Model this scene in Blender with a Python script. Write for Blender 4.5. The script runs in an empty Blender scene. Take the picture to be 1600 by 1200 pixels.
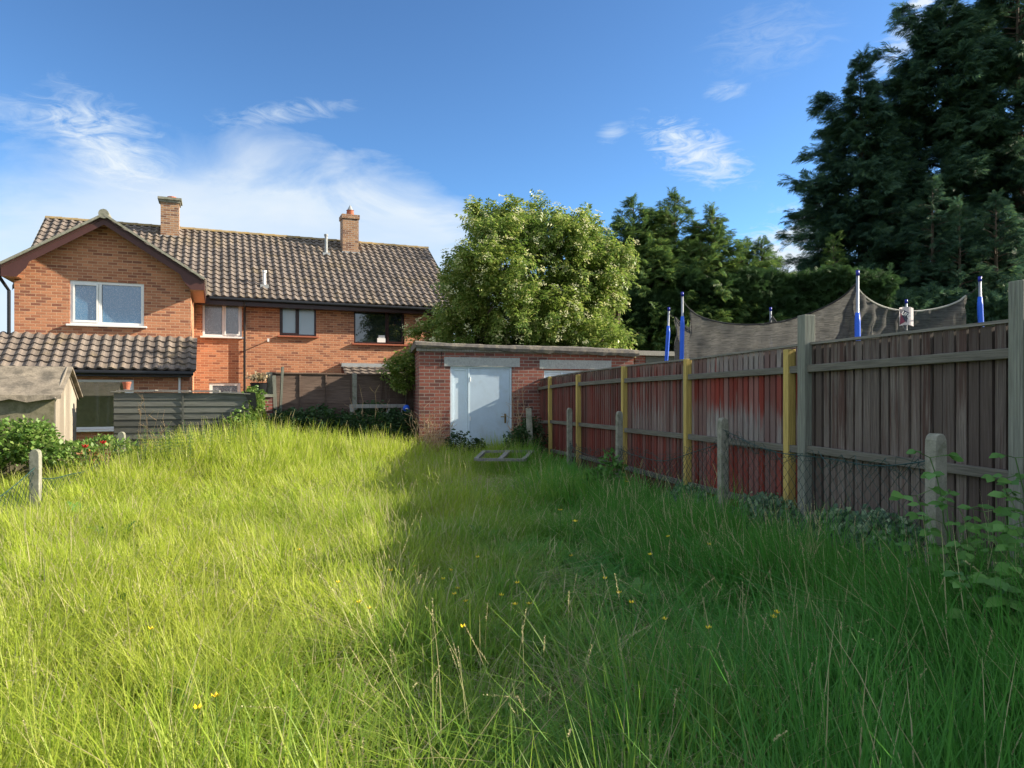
import bpy, math, random
import numpy as np
from mathutils import Vector, Matrix
R = math.radians
SC = bpy.context.scene
random.seed(7)
rng = np.random.default_rng(11)

# ------------------------------------------------------------ camera
F = 1120.0; HY = 617.0; EYE = 1.6
cam = bpy.data.cameras.new('camera'); co = bpy.data.objects.new('camera', cam)
SC.collection.objects.link(co); SC.camera = co
co.location = (0, 0, EYE); co.rotation_euler = (R(90), 0, 0)
cam.sensor_width = 36; cam.lens = F/1600*36; cam.shift_y = 17/1600
cam.clip_start = 0.05; cam.clip_end = 3000
# ------------------------------------------------------------ exposure
SC.view_settings.view_transform = 'Standard'; SC.view_settings.look = 'None'
SC.view_settings.gamma = 1; SC.view_settings.exposure = 1.32
# ------------------------------------------------------------ sun and sky
SUN_EL = R(25.5); SUN_AZ = R(81.5)          # clockwise from +Y
sd = Vector((math.sin(SUN_AZ)*math.cos(SUN_EL), math.cos(SUN_AZ)*math.cos(SUN_EL), math.sin(SUN_EL)))
sl = bpy.data.lights.new('sun', 'SUN'); sl.energy = 5.0; sl.angle = R(0.53); sl.color = (1.0, 0.88, 0.70)
so = bpy.data.objects.new('sun', sl); SC.collection.objects.link(so)
so.rotation_euler = (-sd).to_track_quat('-Z', 'Y').to_euler()
W = bpy.data.worlds.new('World'); SC.world = W; W.use_nodes = True
SC.cycles.use_adaptive_sampling = True; SC.cycles.adaptive_threshold = 0.02
SC.cycles.max_bounces = 4; SC.cycles.transparent_max_bounces = 8
SC.cycles.diffuse_bounces = 2; SC.cycles.glossy_bounces = 2; SC.cycles.transmission_bounces = 3


class NT:
    """tiny node helper"""
    def __init__(s, tree): s.t = tree; s.n = tree.nodes; s.l = tree.links
    def node(s, ty, **kw):
        nd = s.n.new(ty)
        for k, v in kw.items():
            if k.startswith('i_'):
                s.set(nd, k[2:], v)
            elif k == 'ins':
                for kk, vv in v.items(): s.set(nd, kk, vv)
            else: setattr(nd, k, v)
        return nd
    def set(s, nd, key, v):
        inp = nd.inputs[key]
        if isinstance(v, bpy.types.NodeSocket): s.l.new(v, inp)
        else: inp.default_value = v
    def math(s, op, a, b=0.0, c=0.0, clamp=False):
        nd = s.n.new('ShaderNodeMath'); nd.operation = op; nd.use_clamp = clamp
        for i, v in enumerate((a, b, c)):
            if isinstance(v, bpy.types.NodeSocket): s.l.new(v, nd.inputs[i])
            else: nd.inputs[i].default_value = v
        return nd.outputs[0]
    def ramp(s, fac, stops, interp='LINEAR'):
        nd = s.n.new('ShaderNodeValToRGB'); s.l.new(fac, nd.inputs[0])
        cr = nd.color_ramp; cr.interpolation = interp
        while len(cr.elements) < len(stops): cr.elements.new(0.5)
        for e, (p, c) in zip(cr.elements, stops):
            e.position = p
            e.color = (c, c, c, 1) if isinstance(c, (int, float)) else (*c, 1)
        return nd.outputs[0]
    def mix(s, fac, a, b, blend='MIX'):
        nd = s.n.new('ShaderNodeMix'); nd.data_type = 'RGBA'; nd.blend_type = blend
        for i, v in ((0, fac), (6, a), (7, b)):
            if isinstance(v, bpy.types.NodeSocket): s.l.new(v, nd.inputs[i])
            elif isinstance(v, (int, float)): nd.inputs[i].default_value = v
            else: nd.inputs[i].default_value = (*v, 1)
        return nd.outputs[2]
    def noise(s, vec, scale, detail=4, rough=0.55, dist=0.0, out=0):
        nd = s.n.new('ShaderNodeTexNoise'); s.l.new(vec, nd.inputs['Vector'])
        nd.inputs['Scale'].default_value = scale; nd.inputs['Detail'].default_value = detail
        nd.inputs['Roughness'].default_value = rough; nd.inputs['Distortion'].default_value = dist
        return nd.outputs[out]
    def mapping(s, vec, scale=(1, 1, 1), loc=(0, 0, 0), rot=(0, 0, 0)):
        nd = s.n.new('ShaderNodeMapping'); s.l.new(vec, nd.inputs[0])
        nd.inputs[1].default_value = loc; nd.inputs[2].default_value = rot; nd.inputs[3].default_value = scale
        return nd.outputs[0]


def build_world():
    t = NT(W.node_tree); t.n.clear()
    out = t.node('ShaderNodeOutputWorld'); bg = t.node('ShaderNodeBackground'); bg.inputs[1].default_value = 1.0
    sky = t.node('ShaderNodeTexSky'); sky.sky_type = 'NISHITA'; sky.sun_disc = False
    sky.sun_elevation = SUN_EL; sky.sun_rotation = SUN_AZ
    sky.air_density = 0.85; sky.dust_density = 0.2; sky.ozone_density = 3.5; sky.altitude = 0
    skyc = t.mix(1.0, sky.outputs[0], (0.082, 0.104, 0.106), 'MULTIPLY')
    gm = t.node('ShaderNodeGamma'); gm.inputs[1].default_value = 1.3; t.l.new(skyc, gm.inputs[0]); skyc = t.mix(1.0, gm.outputs[0], (1.12, 1.12, 1.12), 'MULTIPLY')
    hs = t.node('ShaderNodeHueSaturation'); hs.inputs['Saturation'].default_value = 0.95; t.l.new(skyc, hs.inputs['Color']); skyc = hs.outputs[0]
    gc = t.node('ShaderNodeTexCoord').outputs['Generated']
    sep = t.node('ShaderNodeSeparateXYZ'); t.l.new(gc, sep.inputs[0])
    x, y, z = sep.outputs
    az = t.math('MULTIPLY', t.math('ARCTAN2', x, y), 180/math.pi)
    el = t.math('MULTIPLY', t.math('ARCSINE', z), 180/math.pi)
    cmb = t.node('ShaderNodeCombineXYZ'); t.l.new(az, cmb.inputs[0]); t.l.new(el, cmb.inputs[1])
    v = cmb.outputs[0]
    n1 = t.noise(t.mapping(v, (0.10, 0.20, 1), rot=(0, 0, R(-18))), 1.0, 7, 0.58, 0.6)
    n2 = t.noise(t.mapping(v, (0.035, 0.08, 1), loc=(3, 1, 0), rot=(0, 0, R(-12))), 1.0, 5, 0.55, 0.3)
    n3 = t.noise(t.mapping(v, (0.16, 0.42, 1), loc=(9, 4, 0), rot=(0, 0, R(14))), 1.0, 8, 0.62, 1.2)
    n4 = t.noise(t.mapping(v, (0.30, 0.85, 1), loc=(5, 7, 0), rot=(0, 0, R(20))), 1.0, 9, 0.66, 1.6)
    # top edge of the cloud bank over azimuth (-60..60 deg -> 0..1), elevation / 30 deg
    def A(d): return (d+60)/120
    top = t.ramp(t.math('DIVIDE', t.math('ADD', az, 60), 120),
                 [(0.0, .45), (A(-36), .50), (A(-29), .60), (A(-24), .62), (A(-17), .62), (A(-8), .58), (A(-2), .50), (A(3), .33), (A(12), .20), (A(19), .30), (A(23), .36), (A(40), .3)][:12])
    d = t.math('SUBTRACT', t.math('MULTIPLY', top, 30), el)               # degrees below the edge
    d = t.math('ADD', d, t.math('MULTIPLY', t.math('SUBTRACT', n1, .45), 11.0))
    bank = t.math('DIVIDE', d, 4.6, clamp=True)
    bank = t.math('SMOOTH_MIN', bank, 1.0, 0.1)
    dens = t.ramp(n2, [(0.33, 0.62), (0.56, 1.0)])
    bank = t.math('MULTIPLY', bank, dens)
    def puff(px, py, rx, ry, k, rot=0):
        a0 = math.degrees(math.atan((px-800)/F)); e0 = math.degrees(math.atan((HY-py)/math.hypot(F, px-800)))
        rx = rx/F*57.3; ry = ry/F*57.3
        dx = t.math('SUBTRACT', az, a0); dy = t.math('SUBTRACT', el, e0)
        c, s_ = math.cos(R(rot)), math.sin(R(rot))
        uu = t.math('ADD', t.math('MULTIPLY', dx, c/rx), t.math('MULTIPLY', dy, s_/rx))
        vv = t.math('ADD', t.math('MULTIPLY', dx, -s_/ry), t.math('MULTIPLY', dy, c/ry))
        q = t.math('SUBTRACT', 1.0, t.math('ADD', t.math('POWER', t.math('ABSOLUTE', uu), 2.0), t.math('POWER', t.math('ABSOLUTE', vv), 2.0)), clamp=True)
        m = t.math('MULTIPLY', t.math('SUBTRACT', t.math('ADD', n4, t.math('MULTIPLY', q, .28)), .60), 3.0, clamp=True)
        return t.math('MULTIPLY', t.math('MULTIPLY', m, q), k)
    tot = bank
    for a in ((1085, 238, 120, 48, 1.3, -28), (1135, 143, 42, 18, .5, 0), (957, 207, 32, 20, .6, 10), (1245, 385, 130, 75, 1.9, 20),
              (70, 185, 130, 34, .45, 0), (440, 178, 140, 22, .6, 12), (170, 215, 110, 70, .7, -30), (1430, 50, 90, 40, 1.0, 35), (1440, 5, 50, 16, 1.0, 0), (1205, 60, 130, 60, .25, 0)):
        tot = t.math('ADD', tot, puff(*a))
    tot = t.math('MULTIPLY', tot, 0.93, clamp=True)
    # broken bright cloud added over and behind the viewer, unseen, as fill light
    side = t.ramp(t.math('DIVIDE', t.math('ABSOLUTE', az), 180), [(.27, 0), (.36, 1)])
    high = t.ramp(t.math('DIVIDE', el, 90), [(.42, 0), (.55, .85)])
    nb = t.noise(t.mapping(gc, (2.2, 2.2, 3.0)), 1.0, 5, .6, .4)
    back = t.math('MULTIPLY', t.math('MAXIMUM', side, high), t.ramp(nb, [(.36, 0), (.52, 1)]))
    tot = t.math('MAXIMUM', tot, back)
    cc = t.ramp(n1, [(0.3, (0.29, 0.345, 0.40)), (0.7, (0.345, 0.375, 0.40))])
    cc = t.mix(back, cc, (.35, .39, .44))
    col = t.mix(tot, skyc, cc)
    t.l.new(col, bg.inputs[0]); t.l.new(bg.outputs[0], out.inputs[0])
build_world()

# ------------------------------------------------------------ materials
MATS = {}
def newmat(name):
    m = bpy.data.materials.new(name); m.use_nodes = True
    t = NT(m.node_tree); t.n.clear()
    out = t.node('ShaderNodeOutputMaterial'); p = t.node('ShaderNodeBsdfPrincipled')
    t.l.new(p.outputs[0], out.inputs[0]); MATS[name] = m
    return m, t, p, out
def bump(t, p, h, strength=.4, dist=.01):
    b = t.node('ShaderNodeBump'); b.inputs['Strength'].default_value = strength; b.inputs['Distance'].default_value = dist
    t.l.new(h, b.inputs['Height']); t.l.new(b.outputs[0], p.inputs['Normal'])
def simple(name, col, rough=.7, var=.25, scale=6, metal=0, spec=.4, bumpy=.2, dirt=None):
    m, t, p, o = newmat(name)
    oc = t.node('ShaderNodeTexCoord').outputs['Object']
    n = t.noise(oc, scale, 6, .65); n2 = t.noise(oc, scale*7, 4, .6)
    f = t.math('ADD', t.math('MULTIPLY', n, .6), t.math('MULTIPLY', n2, .4))
    lo = tuple(c*(1-var) for c in col); hi = tuple(min(1, c*(1+var)) for c in col)
    c = t.mix(t.ramp(f, [(.35, 0), (.65, 1)]), lo, hi)
    if dirt: c = t.mix(t.ramp(t.noise(oc, scale*.7, 5, .7), [(.48, 0), (.62, dirt[1])]), c, dirt[0])
    t.l.new(c, p.inputs['Base Color']); p.inputs['Roughness'].default_value = rough
    p.inputs['Metallic'].default_value = metal; p.inputs['Specular IOR Level'].default_value = spec
    if bumpy: bump(t, p, f, bumpy, .01)
    return m
def brick(name, c1, c2, mortar, bw=.225, bh=.075, dark=(.12, .05, .035), ms=.011):
    m, t, p, o = newmat(name)
    uv = t.node('ShaderNodeTexCoord').outputs['UV']
    b = t.node('ShaderNodeTexBrick'); t.l.new(uv, b.inputs['Vector'])
    b.inputs['Scale'].default_value = 1; b.inputs['Brick Width'].default_value = bw; b.inputs['Row Height'].default_value = bh
    b.inputs['Mortar Size'].default_value = ms; b.inputs['Mortar Smooth'].default_value = .3; b.inputs['Bias'].default_value = -.1
    b.inputs['Color1'].default_value = (0, 0, 0, 1); b.inputs['Color2'].default_value = (1, 1, 1, 1); b.inputs['Mortar'].default_value = (.5, .5, .5, 1)
    col = t.ramp(b.outputs['Color'], [(0.0, dark), (.12, c1), (.55, c2), (1.0, tuple(min(1, x*1.25) for x in c2))])
    n = t.noise(uv, 1.1, 5, .6); n2 = t.noise(uv, 40, 3, .6)
    col = t.mix(t.ramp(n, [(.3, .0), (.7, .38)]), col, c1)
    col = t.mix(t.ramp(n2, [(.3, 0.0), (.75, .3)]), col, tuple(x*.5 for x in c1))
    col = t.mix(b.outputs['Fac'], col, mortar)
    t.l.new(col, p.inputs['Base Color']); p.inputs['Roughness'].default_value = .9
    h = t.math('SUBTRACT', t.math('MULTIPLY', n2, .3), b.outputs['Fac'])
    bump(t, p, h, .6, .008)
    return m
def wood(name, paint, bare, amount, streak=28, bands=None, rough=.75, flat=False):
    """weathered boards: paint worn off to bare grey wood in vertical streaks"""
    m, t, p, o = newmat(name)
    uv = t.node('ShaderNodeTexCoord').outputs['UV']
    geo = t.node('ShaderNodeNewGeometry')
    sep = t.node('ShaderNodeSeparateXYZ'); t.l.new(uv, sep.inputs[0])
    if flat: uv = t.mapping(uv, rot=(0, 0, R(90)))
    n = t.noise(t.mapping(uv, (streak, 1.3, 1)), 1.0, 6, .65)
    big = t.noise(t.mapping(uv, (1.6, .9, 1)), 1.0, 3, .5)
    ris = geo.outputs['Random Per Island']
    f = t.math('ADD', t.math('ADD', t.math('MULTIPLY', n, .85), t.math('MULTIPLY', big, .38)), t.math('MULTIPLY', ris, .14))
    if bands:      # (z, bias) stops: how bare the wood is at which height
        zn = t.math('DIVIDE', sep.outputs[1], 2.2)
        bb = t.ramp(zn, [(z/2.2, v) for z, v in bands])
        f = t.math('ADD', f, t.math('SUBTRACT', bb, .5))
    w = t.ramp(f, [(1-amount+.02, 0), (1-amount+.14, 1)])
    g = t.noise(t.mapping(uv, (90, 2.5, 1)), 1.0, 4, .7)
    pc = t.mix(t.ramp(g, [(.3, 0), (.7, 1)]), tuple(c*.55 for c in paint), tuple(c*1.25 for c in paint))
    bc = t.mix(t.ramp(g, [(.36, 0), (.64, 1)]), tuple(c*.42 for c in bare), tuple(c*1.3 for c in bare))
    c = t.mix(w, pc, bc)
    r2 = t.math('FRACT', t.math('MULTIPLY', ris, 5.77))
    c = t.mix(t.math('MULTIPLY', ris, .8), c, tuple(x*.35 for x in paint)); c = t.mix(t.math('MULTIPLY', r2, .35), c, bare)
    t.l.new(c, p.inputs['Base Color']); p.inputs['Roughness'].default_value = rough; p.inputs['Specular IOR Level'].default_value = .25
    bump(t, p, g, .5, .004)
    return m
def leafmat(name, a, b, c=None, trans=.35, rough=.5, wscale=.6, spec=.3, dead=None, shade_green=None):
    """leaves: random per leaf, drifting over the plant"""
    m, t, p, o = newmat(name)
    geo = t.node('ShaderNodeNewGeometry'); oi = t.node('ShaderNodeObjectInfo')
    pos = geo.outputs['Position']
    n = t.noise(pos, wscale, 3, .6)
    n = t.ramp(n, [(.36, 0), (.64, 1)])
    r = geo.outputs['Random Per Island']
    col = t.mix(t.math('ADD', t.math('MULTIPLY', n, .6), t.math('MULTIPLY', r, .4)), a, b)
    if c: col = t.mix(t.math('MULTIPLY', t.ramp(t.math('FRACT', t.math('MULTIPLY', r, 7.31)), [(.6, 0), (.9, 1)]), .8), col, c)
    if shade_green:      # sun and shade put into the colour: yellower left, deeper green towards the board fence
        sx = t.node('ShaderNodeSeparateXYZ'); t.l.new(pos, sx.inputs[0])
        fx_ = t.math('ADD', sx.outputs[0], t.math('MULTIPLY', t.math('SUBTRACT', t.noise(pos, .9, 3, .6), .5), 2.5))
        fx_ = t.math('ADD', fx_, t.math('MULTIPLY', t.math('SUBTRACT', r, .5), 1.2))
        col = t.mix(t.ramp(t.math('DIVIDE', t.math('ADD', fx_, 1.3), 2.2), [(0, 0), (1, .94)]), col, shade_green)
    if dead: col = t.mix(t.ramp(t.math('FRACT', t.math('MULTIPLY', r, 13.7)), [(dead[1]-.02, 0), (dead[1], 1)]), col, dead[0])
    t.l.new(col, p.inputs['Base Color']); p.inputs['Roughness'].default_value = rough; p.inputs['Specular IOR Level'].default_value = spec
    tr = t.node('ShaderNodeBsdfTranslucent'); t.l.new(col, tr.inputs[0])
    mx = t.node('ShaderNodeMixShader'); mx.inputs[0].default_value = trans
    t.l.new(p.outputs[0], mx.inputs[1]); t.l.new(tr.outputs[0], mx.inputs[2]); t.l.new(mx.outputs[0], o.inputs[0])
    return m

M_brick = brick('orange_brick', (.38, .145, .075), (.52, .225, .115), (.50, .31, .19), dark=(.22, .085, .055), ms=.009)
M_brick2 = brick('chimney_brick', (.30, .15, .08), (.38, .22, .12), (.36, .30, .24))
M_brickg = brick('garage_brick', (.20, .060, .045), (.26, .085, .058), (.25, .21, .18), bw=.235, bh=.078, dark=(.09, .04, .035), ms=.009)
M_white = simple('white_plastic', (.78, .78, .76), .35, .05, 4, bumpy=.05)
M_brown = simple('brown_frame', (.035, .014, .014), .35, .2, 5, bumpy=.05)
M_barge = simple('brown_bargeboard', (.075, .028, .024), .5, .15, 5, bumpy=.1)
M_soffit = simple('soffit_wood', (.50, .27, .15), .6, .15, 5, bumpy=.1)
M_black = simple('black_plastic', (.012, .013, .016), .35, .2, 5, bumpy=.05)
M_lead = simple('lead_flashing', (.33, .35, .36), .5, .2, 8, bumpy=.1)
M_terra = simple('terracotta', (.36, .11, .06), .8, .25, 20)
M_conc = simple('concrete', (.25, .245, .20), .9, .25, 14, dirt=((.13, .14, .09), .7))
M_concg = simple('concrete_lintel', (.34, .35, .34), .9, .28, 30)
M_metal = simple('galvanised_tube', (.36, .38, .41), .42, .1, 6, metal=.9, bumpy=0)
M_blue = simple('blue_foam', (.008, .10, .62), .45, .15, 8, bumpy=.1)
M_dblue = simple('dark_blue_cap', (.01, .02, .28), .35, .15, 8, bumpy=0)
M_felt = simple('roof_felt', (.115, .105, .098), .95, .35, 9, dirt=((.28, .24, .17), .5), bumpy=.6)
M_feltshed = simple('old_shed_felt', (.20, .17, .13), .95, .4, 5, dirt=((.08, .07, .055), .8), bumpy=.8)
M_shedcloth = simple('mossy_shed_side', (.20, .18, .12), .95, .3, 9, dirt=((.10, .10, .05), .7), bumpy=.6)
M_soil = simple('soil', (.075, .10, .026), .95, .4, 3)
M_doorm = simple('pale_blue_door', (.47, .58, .68), .38, .06, 1.6, bumpy=.05, dirt=((.34, .39, .40), .45))
M_doorf = simple('door_frame_white', (.62, .74, .82), .4, .06, 3, bumpy=.05)
M_brass = simple('old_brass', (.30, .22, .10), .35, .2, 8, metal=.8, bumpy=0)
M_red = simple('red_cloth', (.55, .02, .03), .6, .3, 9)
M_netw = simple('green_wire', (.015, .05, .045), .5, .3, 8, bumpy=0)
M_bark = simple('bark', (.10, .075, .055), .95, .4, 12, bumpy=.8)
M_dry = simple('dry_stem', (.42, .29, .17), .8, .3, 9, bumpy=0)
M_cap = wood('fence_capping', (.24, .22, .19), (.32, .30, .26), .5, flat=True)
M_rail = wood('weathered_rail', (.105, .09, .07), (.18, .17, .14), .55, streak=22, flat=True)
M_gpost = wood('grey_post', (.16, .17, .135), (.25, .26, .215), .6, streak=22)
M_ypost = wood('yellow_timber', (.50, .36, .09), (.60, .45, .14), .55, streak=16)
M_lap = wood('lap_panel_wood', (.10, .062, .045), (.17, .12, .095), .5, streak=14, flat=True)
M_frame = wood('silvered_timber', (.24, .23, .21), (.34, .33, .30), .6, streak=8)
M_shedend = wood('bleached_board', (.31, .26, .20), (.42, .37, .30), .55, streak=14)
M_slate = wood('slate_grey_boards', (.07, .075, .07), (.14, .145, .13), .55, streak=14, flat=True)
M_f = {
 'dark': wood('fence_dark_brown', (.090, .048, .038), (.20, .168, .145), .52, bands=[(.3, .45), (1.0, .5), (1.1, .45), (1.9, .42)]),
 'red': wood('fence_red_paint', (.26, .034, .020), (.30, .27, .25), .50, bands=[(.2, .28), (1.0, .30), (1.06, .66), (1.35, .50), (1.75, .16), (1.85, .5), (2.1, .6)]),
 'maroon': wood('fence_maroon', (.21, .036, .024), (.26, .21, .19), .42, bands=[(.2, .32), (1.0, .42), (1.1, .62), (1.5, .45), (1.8, .40), (2.05, .50)]),
 'far': wood('fence_faded_maroon', (.19, .038, .028), (.18, .13, .11), .40, bands=[(.2, .32), (1.0, .42), (1.2, .45), (1.8, .45), (2.0, .62)]),
}
def tile_mat():
    m, t, p, o = newmat('roof_tile')
    geo = t.node('ShaderNodeNewGeometry'); oc = t.node('ShaderNodeTexCoord').outputs['Object']
    r = geo.outputs['Random Per Island']
    c = t.mix(r, (.115, .095, .083), (.19, .158, .135))
    n = t.noise(oc, 9, 5, .7); n2 = t.noise(oc, 1.2, 4, .6); n3 = t.noise(oc, 26, 4, .7)
    c = t.mix(t.ramp(n, [(.52, 0), (.68, .5)]), c, (.075, .066, .055))
    c = t.mix(t.ramp(n3, [(.62, 0), (.70, .7)]), c, (.36, .33, .28))
    c = t.mix(t.math('MULTIPLY', t.ramp(n2, [(.5, 0), (.7, 1)]), t.ramp(n, [(.4, 0), (.55, .35)])), c, (.22, .16, .06))
    t.l.new(c, p.inputs['Base Color']); p.inputs['Roughness'].default_value = .85; p.inputs['Specular IOR Level'].default_value = .3
    bump(t, p, n3, .4, .01)
    return m
M_tile = tile_mat()
M_ridge = simple('mossy_ridge_tile', (.26, .20, .11), .9, .35, 8, dirt=((.34, .22, .06), .7))
def glass_mat(name, base, speck=0.0, rough=.04, tint=(.55, .6, .68)):
    m, t, p, o = newmat(name)
    uv = t.node('ShaderNodeTexCoord').outputs['UV']
    c = None
    if speck:
        vo = t.node('ShaderNodeTexVoronoi'); t.l.new(uv, vo.inputs['Vector']); vo.inputs['Scale'].default_value = 42
        f = t.ramp(vo.outputs['Distance'], [(.12, speck), (.45, 0)])
        n = t.noise(t.mapping(uv, (3, .8, 1)), 1, 4, .6)
        c = t.mix(t.math('MULTIPLY', f, t.ramp(n, [(.3, .4), (.6, 1)])), base, tint)
    if c: t.l.new(c, p.inputs['Base Color'])
    else: p.inputs['Base Color'].default_value = (*base, 1)
    p.inputs['Roughness'].default_value = rough; p.inputs['Specular IOR Level'].default_value = .9; p.inputs['IOR'].default_value = 1.75
    return m
M_gnet = glass_mat('net_curtain_glass', (.05, .15, .27), .5)
M_gobs = glass_mat('frosted_glass', (.10, .10, .105), .8, .2, (.45, .45, .5))
M_gblue = glass_mat('obscured_glass', (.22, .31, .36), 0, .25)
M_gdark = glass_mat('dark_glass', (.012, .018, .02), 0, .03)
def patio_mat():
    m, t, p, o = newmat('large_pane')
    uv = t.node('ShaderNodeTexCoord').outputs['UV']
    n = t.noise(t.mapping(uv, (6, .2, 1)), 1, 3, .5)
    c = t.mix(t.ramp(n, [(.55, 0), (.7, .5)]), (.10, .11, .05), (.26, .26, .20))
    t.l.new(c, p.inputs['Base Color']); p.inputs['Roughness'].default_value = .03; p.inputs['Specular IOR Level'].default_value = .9; p.inputs['IOR'].default_value = 2.4
    return m
M_gpatio = patio_mat()
def tramp_net():
    m, t, p, o = newmat('trampoline_net')
    uv = t.node('ShaderNodeTexCoord').outputs['UV']
    n = t.noise(t.mapping(uv, (6, 60, 1)), 1, 4, .7); n2 = t.noise(uv, 3, 4, .6)
    c = t.mix(t.ramp(n, [(.35, 0), (.7, 1)]), (.045, .046, .045), (.14, .14, .133))
    t.l.new(c, p.inputs['Base Color']); p.inputs['Roughness'].default_value = .9
    tl = t.node('ShaderNodeBsdfTranslucent'); t.l.new(c, tl.inputs[0])
    m1 = t.node('ShaderNodeMixShader'); m1.inputs[0].default_value = .45
    t.l.new(p.outputs[0], m1.inputs[1]); t.l.new(tl.outputs[0], m1.inputs[2])
    tp = t.node('ShaderNodeBsdfTransparent'); mx = t.node('ShaderNodeMixShader')
    t.l.new(t.ramp(n2, [(.3, .06), (.7, .18)]), mx.inputs[0])
    t.l.new(m1.outputs[0], mx.inputs[1]); t.l.new(tp.outputs[0], mx.inputs[2]); t.l.new(mx.outputs[0], o.inputs[0])
    return m
M_tnet = tramp_net()
M_hem = simple('black_hem', (.03, .03, .03), .8, .2, 9, bumpy=0)
M_hemw = simple('grey_hem', (.30, .30, .27), .8, .2, 9, bumpy=0)
L_elder = leafmat('elder_leaf', (.10, .19, .035), (.24, .33, .06), (.42, .45, .14), .42, .42, .9)
L_flower = leafmat('elder_blossom', (.58, .56, .26), (.68, .67, .40), None, .3, .8, 1)
L_conif = leafmat('dark_conifer', (.030, .078, .060), (.070, .140, .080), (.11, .19, .07), .42, .6, .5, .2)
L_ley = leafmat('cypress_green', (.045, .105, .035), (.105, .18, .045), (.20, .27, .06), .40, .55, .7, .2)
L_hedge = leafmat('hedge_green', (.026, .062, .024), (.055, .11, .034), None, .3, .6, .9, .2)
L_ivy = leafmat('hedge_ivy', (.075, .17, .03), (.18, .29, .06), (.28, .36, .10), .35, .45, 1.5)
L_var = leafmat('variegated_leaf', (.05, .11, .06), (.12, .22, .11), (.32, .42, .24), .25, .4, 2.0)
L_bramble = leafmat('bramble_leaf', (.06, .17, .03), (.11, .26, .05), (.15, .32, .07), .35, .42, 2.0)
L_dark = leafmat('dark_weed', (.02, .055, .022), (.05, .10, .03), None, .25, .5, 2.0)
L_nettle = leafmat('nettle_leaf', (.05, .13, .035), (.10, .20, .05), (.2, .28, .12), .3, .5, 2)
L_redbud = leafmat('autumn_leaf', (.20, .10, .04), (.12, .20, .04), (.30, .10, .05), .3, .5, 2)
L_yellow = simple('buttercup_yellow', (.80, .58, .02), .4, .1, 9, bumpy=0)
L_grass = leafmat('grass_blade', (.27, .41, .035), (.47, .54, .055), (.57, .59, .15), .54, .5, .55, .25, dead=((.60, .54, .30), .94), shade_green=(.085, .30, .048))
L_grasst = leafmat('tall_grass_blade', (.28, .40, .040), (.45, .50, .065), (.52, .55, .13), .54, .45, .8, .3, dead=((.45, .40, .2), .98), shade_green=(.070, .28, .048))
L_seed = leafmat('grass_seed_head', (.40, .38, .17), (.50, .47, .24), (.40, .30, .20), .3, .7, 1)
L_straw = leafmat('dead_straw', (.36, .28, .16), (.50, .42, .27), None, .2, .8, 1)

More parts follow.
